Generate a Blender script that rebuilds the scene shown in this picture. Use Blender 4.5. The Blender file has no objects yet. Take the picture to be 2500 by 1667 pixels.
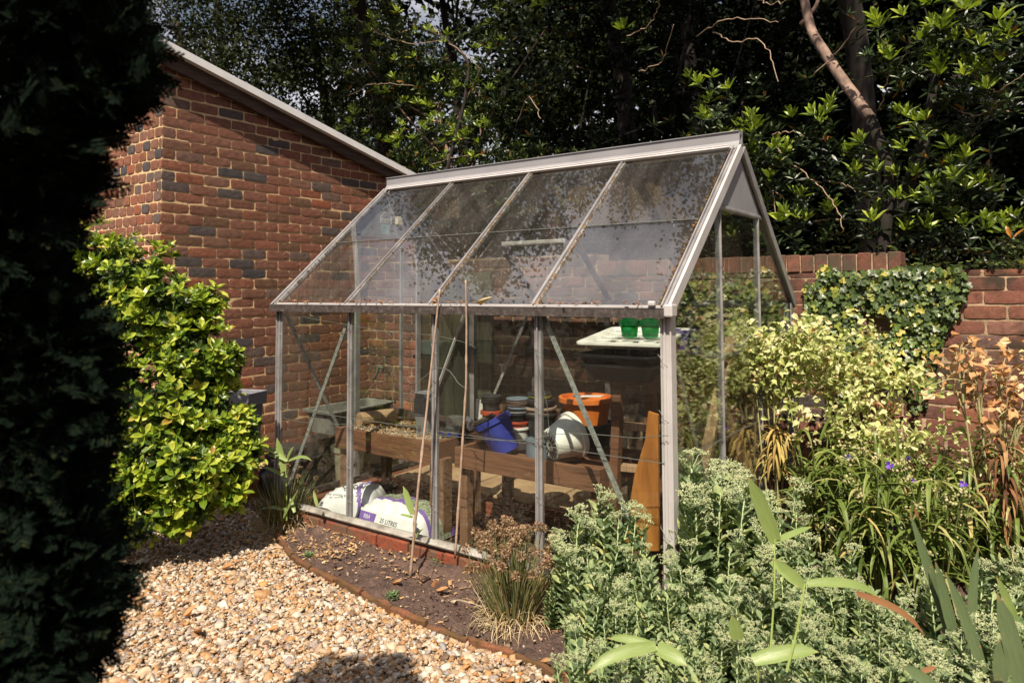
import bpy, math, random
import numpy as np
from mathutils import Vector, Matrix
R = math.radians
S = bpy.context.scene
C = S.collection
RG = np.random.default_rng(7)
random.seed(7)

# ------------------------------------------------------------------ camera, sky, sun, exposure
CAM = np.array([3.64387, -2.68967, 1.23977]); YAW, PIT, ROLL, FPX, PY0 = -0.62154, 0.05131, -0.00499, 1744.49, 623.1
FW = np.array([math.sin(YAW) * math.cos(PIT), math.cos(YAW) * math.cos(PIT), math.sin(PIT)])
RT0 = np.array([math.cos(YAW), -math.sin(YAW), 0.0]); UP0 = np.cross(RT0, FW)
RT = RT0 * math.cos(ROLL) + UP0 * math.sin(ROLL); UP = -RT0 * math.sin(ROLL) + UP0 * math.cos(ROLL)
cam = bpy.data.cameras.new('camera'); co = bpy.data.objects.new('camera', cam); C.objects.link(co)
co.matrix_world = Matrix(((RT[0], UP[0], -FW[0], CAM[0]), (RT[1], UP[1], -FW[1], CAM[1]), (RT[2], UP[2], -FW[2], CAM[2]), (0, 0, 0, 1)))
cam.sensor_width = 36; cam.lens = 36 * FPX / 2500; cam.shift_y = (PY0 - 833.5) / 2500
cam.clip_start = 0.05; cam.clip_end = 500
cam.dof.use_dof = True; cam.dof.focus_distance = 3.7; cam.dof.aperture_fstop = 4.5
S.camera = co

SUN = np.array([0.42, -1.0, 1.42]); SUN /= np.linalg.norm(SUN)
ELEV = math.asin(SUN[2]); ROT = math.atan2(SUN[0], SUN[1])
w = bpy.data.worlds.new('World'); S.world = w; w.use_nodes = True
nt = w.node_tree; nt.nodes.clear()
def nd(nt, t, **k):
    n = nt.nodes.new(t)
    for a, b in k.items(): setattr(n, a, b)
    return n
sky = nd(nt, 'ShaderNodeTexSky', sky_type='NISHITA', sun_disc=False, sun_elevation=ELEV, sun_rotation=ROT)
sky.dust_density = 2.5; sky.air_density = 1.2
tcn = nd(nt, 'ShaderNodeTexCoord'); mp = nd(nt, 'ShaderNodeMapping'); mp.inputs['Scale'].default_value = (1, 1, 2.2)
cn = nd(nt, 'ShaderNodeTexNoise'); cn.inputs['Scale'].default_value = 2.3; cn.inputs['Detail'].default_value = 7; cn.inputs['Roughness'].default_value = .6
cr = nd(nt, 'ShaderNodeValToRGB'); cr.color_ramp.elements[0].position = .42; cr.color_ramp.elements[1].position = .62
cr.color_ramp.elements[0].color = (.1, .1, .1, 1)
mx = nd(nt, 'ShaderNodeMixRGB'); mx.inputs['Color2'].default_value = (15, 14.3, 15.0, 1)
bg = nd(nt, 'ShaderNodeBackground'); bg.inputs['Strength'].default_value = 0.044
out = nd(nt, 'ShaderNodeOutputWorld')
L = nt.links.new
L(tcn.outputs['Generated'], mp.inputs['Vector']); L(mp.outputs[0], cn.inputs['Vector']); L(cn.outputs['Fac'], cr.inputs[0])
L(cr.outputs[0], mx.inputs['Fac']); L(sky.outputs[0], mx.inputs['Color1']); L(mx.outputs[0], bg.inputs['Color']); L(bg.outputs[0], out.inputs[0])
sl = bpy.data.lights.new('sun', 'SUN'); sl.energy = 5.0; sl.angle = R(.53); sl.color = (1, .885, .72)
so = bpy.data.objects.new('sun', sl); C.objects.link(so); so.location = (6, -8, 12)
so.rotation_mode = 'QUATERNION'; so.rotation_quaternion = Vector(SUN).to_track_quat('Z', 'Y')
S.view_settings.view_transform = 'Standard'; S.view_settings.look = 'None'; S.view_settings.exposure = 0.62; S.view_settings.gamma = 1
S.render.engine = 'CYCLES'
S.cycles.max_bounces = 7; S.cycles.diffuse_bounces = 2; S.cycles.glossy_bounces = 3; S.cycles.transmission_bounces = 4
S.cycles.transparent_max_bounces = 24; S.cycles.caustics_reflective = False; S.cycles.caustics_refractive = False
S.cycles.use_denoising = True; S.cycles.sample_clamp_indirect = 4

# ------------------------------------------------------------------ helpers
def P(px, py, x=None, y=None, z=None, d=None):
    """point of the place seen at a spot of the photograph (2500 px wide), on a given plane"""
    r = FW + RT * ((px - 1250) / FPX) + UP * ((PY0 - py) / FPX)
    if d is not None: s = d
    elif x is not None: s = (x - CAM[0]) / r[0]
    elif y is not None: s = (y - CAM[1]) / r[1]
    else: s = (z - CAM[2]) / r[2]
    return CAM + r * s
def V(*a): return np.array(a, float)
def unit(v):
    v = np.asarray(v, float); return v / (np.linalg.norm(v, axis=-1, keepdims=True) + 1e-12)

class MB:
    """collects geometry, then links it as ONE mesh object"""
    def __init__(s): s.v = []; s.n = 0; s.f = {}
    def add(s, v, faces, mat=0):
        v = np.asarray(v, float).reshape(-1, 3)
        for fc in faces: s.f.setdefault((len(fc), mat), []).append(np.array([fc]) + s.n)
        s.v.append(v); s.n += len(v)
    def addarr(s, v, fdict, mat=0):
        for k, fa in fdict.items(): s.f.setdefault((k, mat), []).append(fa + s.n)
        s.v.append(v); s.n += len(v)
    def box(s, c, size, rot=None, mat=0, taper=1.0):
        h = np.array(size) / 2
        v = np.array([[x, y, z] for z in (-1, 1) for y in (-1, 1) for x in (-1, 1)], float) * h
        v[4:, :2] *= taper
        if rot is not None: v = v @ np.array(rot).T
        s.add(v + np.array(c), [(0, 2, 3, 1), (4, 5, 7, 6), (0, 1, 5, 4), (2, 6, 7, 3), (0, 4, 6, 2), (1, 3, 7, 5)], mat)
    def beam(s, p0, p1, w_, h_, up=(0, 0, 1), mat=0):
        p0, p1 = np.array(p0, float), np.array(p1, float); a = unit(p1 - p0)
        side = unit(np.cross(a, up)); u = np.cross(side, a)
        v = [p + side * sx * w_ / 2 + u * sz * h_ / 2 for p in (p0, p1) for sx, sz in ((-1, -1), (1, -1), (1, 1), (-1, 1))]
        s.add(v, [(0, 1, 2, 3), (7, 6, 5, 4), (0, 4, 5, 1), (1, 5, 6, 2), (2, 6, 7, 3), (3, 7, 4, 0)], mat)
    def extrude(s, p0, p1, nrm, prof, mat=0):
        """closed profile [(across, out)] swept from p0 to p1, 'out' along nrm"""
        p0, p1 = np.array(p0, float), np.array(p1, float); a = unit(p1 - p0)
        nrm = unit(np.array(nrm, float) - a * np.dot(a, nrm)); side = np.cross(nrm, a)
        k = len(prof)
        v = [p + side * u + nrm * q for p in (p0, p1) for u, q in prof]
        fs = [(i, (i + 1) % k, k + (i + 1) % k, k + i) for i in range(k)] + [tuple(range(k))[::-1], tuple(range(k, 2 * k))]
        s.add(v, fs, mat)
    def tube(s, pts, r0, r1=None, sides=6, mat=0, cap=True):
        pts = np.array(pts, float); m = len(pts)
        rr = np.array(r0) if np.ndim(r0) else np.linspace(r0, r0 if r1 is None else r1, m)
        tg = np.gradient(pts, axis=0); tg = unit(tg)
        ref = np.array([0, 0, 1.0]) if abs(tg[0][2]) < .9 else np.array([1.0, 0, 0])
        ang = np.linspace(0, 2 * np.pi, sides, endpoint=False); vs = []
        for i in range(m):
            a = unit(np.cross(tg[i], ref)); b = np.cross(tg[i], a)
            vs.append(pts[i] + rr[i] * (np.cos(ang)[:, None] * a + np.sin(ang)[:, None] * b))
        fs = [(i * sides + j, i * sides + (j + 1) % sides, (i + 1) * sides + (j + 1) % sides, (i + 1) * sides + j) for i in range(m - 1) for j in range(sides)]
        if cap: fs += [tuple(range(sides))[::-1], tuple(range((m - 1) * sides, m * sides))]
        s.add(np.concatenate(vs), fs, mat)
    def lathe(s, prof, c=(0, 0, 0), rot=None, seg=24, mat=0, sq=0.0):
        """prof [(radius, height)]; sq > 0 squares the section"""
        ang = np.linspace(0, 2 * np.pi, seg, endpoint=False) + np.pi / seg
        k = 1.0 if not sq else (1 / np.maximum(np.abs(np.cos(ang)), np.abs(np.sin(ang)))) ** sq
        vs = [np.stack([r * k * np.cos(ang), r * k * np.sin(ang), np.full(seg, h)], 1) for r, h in prof]
        v = np.concatenate(vs)
        if rot is not None: v = v @ np.array(rot).T
        m = len(prof)
        fs = [(i * seg + j, i * seg + (j + 1) % seg, (i + 1) * seg + (j + 1) % seg, (i + 1) * seg + j) for i in range(m - 1) for j in range(seg)]
        fs += [tuple(range(seg))[::-1], tuple(range((m - 1) * seg, m * seg))]
        s.add(v + np.array(c), fs, mat)
    def scatter(s, tmpl, pos, M3, scale, mat=0):
        """tmpl=(verts, faces); pos N,3; M3 N,3,3 (columns = side, along, normal); scale N or N,3"""
        tv, tf = tmpl; N = len(pos); k = len(tv)
        sc = np.asarray(scale, float)
        if sc.ndim == 1: sc = np.repeat(sc[:, None], 3, 1)
        v = np.einsum('nij,nkj->nki', M3, tv[None] * sc[:, None, :]) + pos[:, None, :]
        fd = {}
        for fc in tf: fd.setdefault(len(fc), []).append(fc)
        off = (np.arange(N) * k)[:, None, None]
        s.addarr(v.reshape(-1, 3), {q: (np.array(fl)[None] + off).reshape(-1, q) for q, fl in fd.items()}, mat)
    def build(s, name, mats, parent=None, smooth=False, bevel=0, loc=None):
        me = bpy.data.meshes.new(name); v = np.concatenate(s.v)
        me.vertices.add(len(v)); me.vertices.foreach_set('co', v.astype(np.float32).ravel())
        keys = list(s.f); arrs = [np.concatenate(s.f[k]) for k in keys]
        tot = sum(a.size for a in arrs); npoly = sum(len(a) for a in arrs)
        me.loops.add(tot); me.polygons.add(npoly)
        me.loops.foreach_set('vertex_index', np.concatenate([a.ravel() for a in arrs]).astype(np.int32))
        lt = np.concatenate([np.full(len(a), k[0]) for k, a in zip(keys, arrs)])
        me.polygons.foreach_set('loop_start', np.concatenate([[0], np.cumsum(lt)[:-1]]).astype(np.int32))
        me.polygons.foreach_set('loop_total', lt.astype(np.int32))
        me.polygons.foreach_set('material_index', np.concatenate([np.full(len(a), k[1]) for k, a in zip(keys, arrs)]).astype(np.int32))
        me.polygons.foreach_set('use_smooth', np.full(npoly, smooth))
        for m in (mats if isinstance(mats, (list, tuple)) else [mats]): me.materials.append(m)
        me.update(calc_edges=True); me.validate()
        if smooth == 'auto': pass
        o = bpy.data.objects.new(name, me); C.objects.link(o)
        if parent is not None: o.parent = parent
        if loc is not None:
            o.location = loc
        if bevel:
            b = o.modifiers.new('bevel', 'BEVEL'); b.width = bevel; b.segments = 2; b.limit_method = 'ANGLE'; b.angle_limit = R(40)
        return o
def tag(o, label=None, cat=None, group=None, kind=None):
    if label: o['label'] = label
    if cat: o['category'] = cat
    if group: o['group'] = group
    if kind: o['kind'] = kind
    return o
def empty(name, loc=(0, 0, 0), rz=0, label=None, cat=None, group=None):
    o = bpy.data.objects.new(name, None); C.objects.link(o); o.location = loc; o.rotation_euler = (0, 0, rz); o.empty_display_size = .1
    return tag(o, label, cat, group)
def copy_tree(o, parent=None):
    c = o.copy(); C.objects.link(c)
    if parent is not None: c.parent = parent
    for ch in [q for q in bpy.data.objects if q.parent == o]: copy_tree(ch, c)
    return c
KIDS = {}
def quick_copy(root, kids, loc, rz, scale=1, label=None):
    c = root.copy(); C.objects.link(c); c.location = loc; c.rotation_euler = (0, 0, rz); c.scale = (scale,) * 3
    for k in kids:
        d = k.copy(); C.objects.link(d); d.parent = c
    if label: c['label'] = label
    return c
def rotm(rx=0, ry=0, rz=0): return np.array(Matrix.Rotation(rz, 3, 'Z') @ Matrix.Rotation(ry, 3, 'Y') @ Matrix.Rotation(rx, 3, 'X'))
def axis_rot(zdir, xhint=(1, 0, 0)):
    z = unit(zdir); x = unit(np.array(xhint, float) - z * np.dot(xhint, z)); return np.stack([x, np.cross(z, x), z], 1)
def frames(d, up):
    """columns side, along d, normal near up"""
    d = unit(d); side = unit(np.cross(d, up)); n = np.cross(side, d)
    return np.stack([side, d, n], -1)
def rdir(n, g=RG): return unit(g.normal(size=(n, 3)))

# ------------------------------------------------------------------ materials
def mat_base(name):
    m = bpy.data.materials.new(name); m.use_nodes = True; t = m.node_tree; b = t.nodes['Principled BSDF']; return m, t, b
def ramp(t, cols, mode='LINEAR'):
    r = nd(t, 'ShaderNodeValToRGB'); r.color_ramp.interpolation = mode; e = r.color_ramp.elements
    while len(e) < len(cols): e.new(.5)
    for i, (p, c) in enumerate(cols): e[i].position = p; e[i].color = (*c, 1)
    return r
def noise(t, scale, detail=5, rough=.55, vec=None, dist=0):
    n = nd(t, 'ShaderNodeTexNoise'); n.inputs['Scale'].default_value = scale; n.inputs['Detail'].default_value = detail
    n.inputs['Roughness'].default_value = rough; n.inputs['Distortion'].default_value = dist
    if vec is not None: t.links.new(vec, n.inputs['Vector'])
    return n
def mat(name, cols, scale=20, rough=.7, bump=.2, bscale=None, metal=0, spec=.5, vscale=(1, 1, 1), detail=5, bdist=.004):
    """noise-ramped colour with bump"""
    m, t, b = mat_base(name); l = t.links.new
    tc = nd(t, 'ShaderNodeTexCoord'); mp_ = nd(t, 'ShaderNodeMapping'); mp_.inputs['Scale'].default_value = vscale
    l(tc.outputs['Object'], mp_.inputs[0])
    n = noise(t, scale, detail, vec=mp_.outputs[0]); r = ramp(t, cols); l(n.outputs['Fac'], r.inputs[0]); l(r.outputs[0], b.inputs['Base Color'])
    b.inputs['Roughness'].default_value = rough; b.inputs['Metallic'].default_value = metal; b.inputs['Specular IOR Level'].default_value = spec
    if bump:
        n2 = noise(t, bscale or scale * 3, 6, vec=mp_.outputs[0]); bp = nd(t, 'ShaderNodeBump'); bp.inputs['Strength'].default_value = bump; bp.inputs['Distance'].default_value = bdist
        l(n2.outputs['Fac'], bp.inputs['Height']); l(bp.outputs[0], b.inputs['Normal'])
    return m
def plain(name, c, rough=.5, metal=0, spec=.5, vary=.12):
    lo = tuple(x * (1 - vary) for x in c); hi = tuple(min(1, x * (1 + vary)) for x in c)
    return mat(name, [(.3, lo), (.7, hi)], 14, rough, .08, metal=metal, spec=spec, bdist=.002)
def leafmat(name, cols, rough=.42, trans=.35, spec=.4, tint=(1.25, 1.35, .6), mode='LINEAR'):
    """leaf colour by random per leaf, thin translucency"""
    m, t, b = mat_base(name); l = t.links.new
    g = nd(t, 'ShaderNodeNewGeometry'); r = ramp(t, cols, mode); l(g.outputs['Random Per Island'], r.inputs[0])
    tc = nd(t, 'ShaderNodeTexCoord'); n = noise(t, 9, 3, vec=tc.outputs['Object'])
    mr = nd(t, 'ShaderNodeMapRange'); mr.inputs['To Min'].default_value = .72; mr.inputs['To Max'].default_value = 1.25; l(n.outputs['Fac'], mr.inputs['Value'])
    mul = nd(t, 'ShaderNodeVectorMath', operation='SCALE'); l(r.outputs[0], mul.inputs[0]); l(mr.outputs[0], mul.inputs['Scale'])
    l(mul.outputs[0], b.inputs['Base Color']); b.inputs['Roughness'].default_value = rough; b.inputs['Specular IOR Level'].default_value = spec
    tr = nd(t, 'ShaderNodeBsdfTranslucent'); tm = nd(t, 'ShaderNodeVectorMath', operation='MULTIPLY'); l(mul.outputs[0], tm.inputs[0]); tm.inputs[1].default_value = tint
    l(tm.outputs[0], tr.inputs['Color'])
    ms = nd(t, 'ShaderNodeMixShader'); ms.inputs[0].default_value = trans; l(b.outputs[0], ms.inputs[1]); l(tr.outputs[0], ms.inputs[2])
    l(ms.outputs[0], t.nodes['Material Output'].inputs[0])
    return m
def brickmat(name, cols, dirt=None, bump=.55):
    m, t, b = mat_base(name); l = t.links.new
    g = nd(t, 'ShaderNodeNewGeometry'); r = ramp(t, cols, 'LINEAR'); l(g.outputs['Random Per Island'], r.inputs[0])
    tc = nd(t, 'ShaderNodeTexCoord'); n = noise(t, 30, 9, .78, tc.outputs['Object'])
    mr = nd(t, 'ShaderNodeMapRange'); mr.inputs['From Min'].default_value = .3; mr.inputs['From Max'].default_value = .7; mr.inputs['To Min'].default_value = .55; mr.inputs['To Max'].default_value = 1.42; l(n.outputs['Fac'], mr.inputs['Value'])
    mul = nd(t, 'ShaderNodeVectorMath', operation='SCALE'); l(r.outputs[0], mul.inputs[0]); l(mr.outputs[0], mul.inputs['Scale'])
    src = mul.outputs[0]
    sp = noise(t, 95, 3, .6, tc.outputs['Object']); sr = ramp(t, [(.0, (1, 1, 1)), (.3, (1, 1, 1)), (.36, (0, 0, 0))]); l(sp.outputs['Fac'], sr.inputs[0])
    mxx = nd(t, 'ShaderNodeMixRGB'); mxx.inputs['Color2'].default_value = (.03, .02, .02, 1); l(sr.outputs[0], mxx.inputs['Fac']); l(src, mxx.inputs['Color1']); src = mxx.outputs[0]
    if dirt:
        dn = noise(t, dirt.get('scale', 2.2), 8, .7, tc.outputs['Object']); dr = ramp(t, [(dirt['lo'], (0, 0, 0)), (dirt['hi'], (1, 1, 1))]); l(dn.outputs['Fac'], dr.inputs[0])
        dm = nd(t, 'ShaderNodeMixRGB'); dm.inputs['Color2'].default_value = (*dirt['c'], 1); l(dr.outputs[0], dm.inputs['Fac']); l(src, dm.inputs['Color1']); src = dm.outputs[0]
    if dirt and 'x' in dirt:
        sx_ = nd(t, 'ShaderNodeSeparateXYZ'); l(tc.outputs['Object'], sx_.inputs[0]); a_ = nd(t, 'ShaderNodeMapRange'); a_.inputs['From Min'].default_value = dirt['x'] + .15; a_.inputs['From Max'].default_value = dirt['x'] - .15; l(sx_.outputs['X'], a_.inputs['Value'])
        d2 = noise(t, 4, 8, .75, tc.outputs['Object']); r2_ = ramp(t, [(.44, (.12,) * 3), (.62, (.9,) * 3)]); l(d2.outputs['Fac'], r2_.inputs[0]); mm_ = nd(t, 'ShaderNodeMath', operation='MULTIPLY'); l(r2_.outputs[0], mm_.inputs[0]); l(a_.outputs[0], mm_.inputs[1])
        dc = noise(t, 60, 4, .7, tc.outputs['Object']); rc = ramp(t, [(.4, (.022, .017, .012)), (.6, (.07, .055, .04)), (.68, (.2, .17, .13))]); l(dc.outputs['Fac'], rc.inputs[0])
        dm2 = nd(t, 'ShaderNodeMixRGB'); l(mm_.outputs[0], dm2.inputs['Fac']); l(src, dm2.inputs['Color1']); l(rc.outputs[0], dm2.inputs['Color2']); src = dm2.outputs[0]
    l(src, b.inputs['Base Color']); b.inputs['Roughness'].default_value = .88; b.inputs['Specular IOR Level'].default_value = .25
    n2 = noise(t, 170, 6, .75, tc.outputs['Object']); bp = nd(t, 'ShaderNodeBump'); bp.inputs['Strength'].default_value = min(1, bump * 1.5); bp.inputs['Distance'].default_value = .004
    l(n2.outputs['Fac'], bp.inputs['Height']); l(bp.outputs[0], b.inputs['Normal'])
    return m
def glassmat(name, dirt=.10, tint=(.93, .95, .93), refl=1.0, dcol=(.42, .38, .33), spots=.5, streak=(1, 1, 1)):
    m, t, b = mat_base(name); l = t.links.new; t.nodes.remove(b)
    lw = nd(t, 'ShaderNodeLayerWeight'); lw.inputs['Blend'].default_value = .5
    pw = nd(t, 'ShaderNodeMath', operation='POWER'); l(lw.outputs['Facing'], pw.inputs[0]); pw.inputs[1].default_value = 4.2
    ma = nd(t, 'ShaderNodeMath', operation='MULTIPLY_ADD'); l(pw.outputs[0], ma.inputs[0]); ma.inputs[1].default_value = .9; ma.inputs[2].default_value = .034 * refl
    tr = nd(t, 'ShaderNodeBsdfTransparent'); tr.inputs[0].default_value = (*tint, 1)
    gl = nd(t, 'ShaderNodeBsdfGlossy'); gl.inputs['Roughness'].default_value = .015; gl.inputs['Color'].default_value = (.95, .95, .97, 1)
    m1 = nd(t, 'ShaderNodeMixShader'); l(ma.outputs[0], m1.inputs[0]); l(tr.outputs[0], m1.inputs[1]); l(gl.outputs[0], m1.inputs[2])
    tc = nd(t, 'ShaderNodeTexCoord'); mp_ = nd(t, 'ShaderNodeMapping'); mp_.inputs['Scale'].default_value = streak; l(tc.outputs['Object'], mp_.inputs[0])
    n = noise(t, 3.1, 8, .65, mp_.outputs[0]); r1 = ramp(t, [(.35, (dirt * .35,) * 3), (.75, (dirt * 1.9,) * 3)]); l(n.outputs['Fac'], r1.inputs[0])
    vo = nd(t, 'ShaderNodeTexVoronoi'); vo.inputs['Scale'].default_value = 85; l(tc.outputs['Object'], vo.inputs['Vector'])
    r2 = ramp(t, [(.0, (spots,) * 3), (.11, (spots * .6,) * 3), (.17, (0, 0, 0))]); l(vo.outputs['Distance'], r2.inputs[0])
    n3 = noise(t, 14, 2, .5, tc.outputs['Object']); r3 = ramp(t, [(.5, (0, 0, 0)), (.62, (1, 1, 1))]); l(n3.outputs['Fac'], r3.inputs[0])
    mm = nd(t, 'ShaderNodeMixRGB', blend_type='MULTIPLY'); mm.inputs['Fac'].default_value = 1; l(r2.outputs[0], mm.inputs['Color1']); l(r3.outputs[0], mm.inputs['Color2'])
    mxm = nd(t, 'ShaderNodeMixRGB', blend_type='LIGHTEN'); mxm.inputs['Fac'].default_value = 1; l(r1.outputs[0], mxm.inputs['Color1']); l(mm.outputs[0], mxm.inputs['Color2'])
    df = nd(t, 'ShaderNodeBsdfDiffuse'); df.inputs['Color'].default_value = (*dcol, 1)
    m2 = nd(t, 'ShaderNodeMixShader'); l(mxm.outputs[0], m2.inputs[0]); l(m1.outputs[0], m2.inputs[1]); l(df.outputs[0], m2.inputs[2])
    l(m2.outputs[0], t.nodes['Material Output'].inputs[0]); return m
def woodmat(name, c1, c2, rough=.75, axis='x', bump=.35):
    vs = {'x': (1.2, 18, 18), 'y': (18, 1.2, 18), 'z': (18, 18, 1.2)}[axis]
    return mat(name, [(.28, c1), (.52, c2), (.72, tuple(a * .8 for a in c1))], 2.6, rough, bump, 5, vscale=vs, detail=7)

M = {}
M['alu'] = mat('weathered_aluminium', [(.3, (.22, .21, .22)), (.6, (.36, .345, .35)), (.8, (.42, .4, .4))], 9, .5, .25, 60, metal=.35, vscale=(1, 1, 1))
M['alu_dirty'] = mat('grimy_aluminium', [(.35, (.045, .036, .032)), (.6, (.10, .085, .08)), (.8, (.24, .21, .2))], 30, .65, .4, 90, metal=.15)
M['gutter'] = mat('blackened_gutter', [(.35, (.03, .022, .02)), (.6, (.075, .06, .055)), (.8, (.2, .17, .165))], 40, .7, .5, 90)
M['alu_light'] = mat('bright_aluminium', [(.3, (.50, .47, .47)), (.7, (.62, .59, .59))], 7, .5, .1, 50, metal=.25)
M['plate'] = mat('aluminium_plate', [(.3, (.29, .285, .3)), (.7, (.36, .35, .37))], 5, .5, .1, 50, metal=.3)
M['galv'] = mat('galvanised_steel', [(.35, (.2, .21, .2)), (.6, (.38, .39, .38))], 60, .6, .25, metal=.3)
M['glass'] = glassmat('greenhouse_glass', .004, spots=.16)
M['roof_glass'] = glassmat('roof_glass', .028, refl=2.5, dcol=(.5, .45, .43), spots=.35, streak=(2.5, .5, .5))
M['dirty_glass'] = glassmat('algae_glass', .34, tint=(.7, .72, .62), dcol=(.16, .17, .12), spots=.4, streak=(1, 1, .35))
BR = [(.0, (.165, .078, .052)), (.16, (.225, .094, .062)), (.32, (.20, .105, .074)), (.46, (.255, .10, .062)), (.58, (.20, .095, .066)), (.68, (.15, .082, .05)), (.76, (.27, .09, .05)), (.84, (.16, .10, .08)), (.91, (.10, .08, .075)), (1, (.066, .06, .066))]
M['brick'] = brickmat('shed_brick', BR)
M['mortar'] = mat('sandy_mortar', [(.3, (.54, .36, .19)), (.7, (.72, .51, .30))], 22, .95, .6, 120, bdist=.004)
GBR = [(.0, (.15, .062, .048)), (.3, (.22, .09, .062)), (.5, (.13, .065, .052)), (.7, (.27, .105, .06)), (.85, (.2, .11, .09)), (1, (.07, .06, .065))]
M['gbrick'] = brickmat('garden_wall_brick', GBR, dict(lo=.5, hi=.64, c=(.055, .04, .028), scale=3, x=2.5))
M['gmortar'] = brickmat('old_mortar', [(0, (.42, .30, .2)), (1, (.42, .30, .2))], dict(lo=.5, hi=.66, c=(.12, .085, .055), scale=5, x=2.5))
M['gmortar_old'] = mat('old_mortar', [(.3, (.10, .07, .045)), (.62, (.36, .24, .15)), (.75, (.46, .33, .22))], 5, .95, .6, 120)
M['coping'] = brickmat('coping_brick', [(0, (.15, .06, .042)), (.5, (.22, .09, .06)), (1, (.12, .065, .05))], dict(lo=.45, hi=.65, c=(.08, .065, .045), scale=5))
M['bark'] = mat('bark', [(.3, (.09, .06, .05)), (.6, (.3, .2, .155)), (.8, (.42, .29, .22))], 12, .85, .6, 45, vscale=(1, 1, .6), bdist=.01)
M['twig'] = mat('pale_twig', [(.3, (.2, .13, .09)), (.7, (.42, .3, .2))], 20, .8, .2)
M['darkbark'] = mat('dark_bark', [(.3, (.008, .006, .005)), (.7, (.03, .022, .017))], 12, .9, .5)
M['soil'] = mat('dry_soil', [(.3, (.055, .034, .027)), (.55, (.11, .067, .053)), (.75, (.17, .11, .085))], 14, .95, 1.0, 70, bdist=.02)
M['white_paint'] = mat('white_fascia', [(.3, (.70, .70, .72)), (.7, (.82, .81, .82))], 8, .5, .1)
M['old_timber'] = woodmat('weathered_barge_timber', (.018, .011, .009), (.085, .05, .038), .85, 'y')
M['wood'] = woodmat('brown_timber', (.07, .03, .017), (.20, .088, .045), .75, 'x')
M['woodv'] = woodmat('brown_timber_post', (.09, .045, .027), (.23, .12, .07), .75, 'z')
M['woodpale'] = woodmat('pale_timber', (.26, .15, .08), (.42, .27, .16), .75, 'z')
M['ply'] = mat('ochre_board', [(.3, (.26, .09, .02)), (.55, (.44, .17, .035)), (.75, (.5, .22, .06))], 3, .55, .3, 30, vscale=(6, 6, 1))
M['cane'] = mat('bamboo_cane', [(.3, (.30, .20, .14)), (.7, (.46, .34, .26))], 9, .5, .1, vscale=(1, 1, 4))
M['wire'] = plain('garden_wire', (.11, .12, .10), .6, .1)
def plastic(n, c, r=.42): return plain(n, c, r, spec=.5, vary=.18)
M['p_black'] = plastic('black_plastic', (.010, .010, .011)); M['p_grey'] = plastic('grey_plastic', (.2, .2, .215)); M['p_dgrey'] = plastic('charcoal_plastic', (.035, .034, .036))
M['p_red'] = plastic('terracotta_red_plastic', (.42, .07, .03)); M['p_orange'] = plastic('orange_plastic', (.72, .19, .035)); M['p_blue'] = plastic('blue_plastic', (.03, .045, .30))
M['p_white'] = plastic('white_plastic', (.78, .76, .72)); M['p_brown'] = plastic('brown_plastic', (.13, .085, .075)); M['p_slate'] = plastic('slate_blue_plastic', (.16, .2, .25))
M['p_cream'] = plastic('cream_plastic', (.68, .6, .45)); M['p_olive'] = plastic('olive_plastic', (.22, .2, .03)); M['p_purple'] = plastic('purple_plastic', (.09, .06, .2)); M['p_tan'] = plastic('tan_plastic', (.34, .24, .18))
M['planter'] = mat('grey_planter', [(.3, (.17, .17, .2)), (.7, (.26, .26, .3))], 60, .8, .3, 120)
M['terracotta'] = plain('terracotta', (.45, .13, .05), .8)
M['concrete'] = mat('old_concrete', [(.3, (.1, .1, .09)), (.7, (.24, .23, .21))], 12, .9, .5, 60)

# ------------------------------------------------------------------ ground, gravel, soil
GZ = -0.11
EDGE_PX = [(678, 1319), (717, 1365), (768, 1398), (850, 1440), (950, 1490), (1115, 1559), (1283, 1612), (1379, 1658)]
EDGE = np.array([P(a, b, z=-.095) for a, b in EDGE_PX])
def edge_y(x): return np.interp(x, np.concatenate([[-.05, .2], EDGE[:, 0], [2.9]]), np.concatenate([[.02, -.16], EDGE[:, 1], [-.72]]))
M['earth'] = mat('earth', [(.3, (.05, .034, .024)), (.7, (.12, .08, .055))], 3, .95, .6, 20, bdist=.02)
g = MB(); g.box((0, 20, GZ - .25), (160, 160, .5)); tag(g.build('ground', M['earth']), kind='structure', label='bare dark earth around the greenhouse')
def patch(x0, x1, y0, y1, nx, ny, zf):
    X, Y = np.meshgrid(np.linspace(x0, x1, nx), np.linspace(y0, y1, ny)); v = np.stack([X, Y, zf(X, Y)], -1).reshape(-1, 3)
    i = np.arange(nx * ny).reshape(ny, nx); q = np.stack([i[:-1, :-1], i[:-1, 1:], i[1:, 1:], i[1:, :-1]], -1).reshape(-1, 4)
    return v, q
def lump(X, Y):
    z = np.zeros_like(X)
    for k, (a, f) in enumerate([(.010, 5), (.006, 13), (.004, 31), (.003, 67)]):
        z += a * np.sin(X * f + 1.7 * k + 1.3 * np.sin(Y * f * .7 + k)) * np.cos(Y * f * 1.1 + k * 2.1 + np.sin(X * f * .6))
    return z
def soilz(X, Y):
    e = edge_y(X); return GZ + .014 + .035 * np.exp(-((Y + .03) / .07) ** 2) * (X < 2.5) + lump(X, Y) * 1.0 + RG.normal(size=X.shape) * .0035 - .04 * (Y < e)
g = MB(); v, q = patch(-.1, 4.4, -1.6, -.03, 500, 170, soilz); g.addarr(v, {4: q}); v, q = patch(2.55, 5.6, -.03, 1.93, 120, 80, soilz); g.addarr(v, {4: q})
v, q = patch(.02, 2.44, .04, 1.8, 240, 160, lambda X, Y: GZ + .012 + lump(X, Y) * .7 + RG.normal(size=X.shape) * .003); g.addarr(v, {4: q})
o = tag(g.build('soil', M['soil'], smooth=True), kind='structure', label='dry crumbly flower bed soil')
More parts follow.
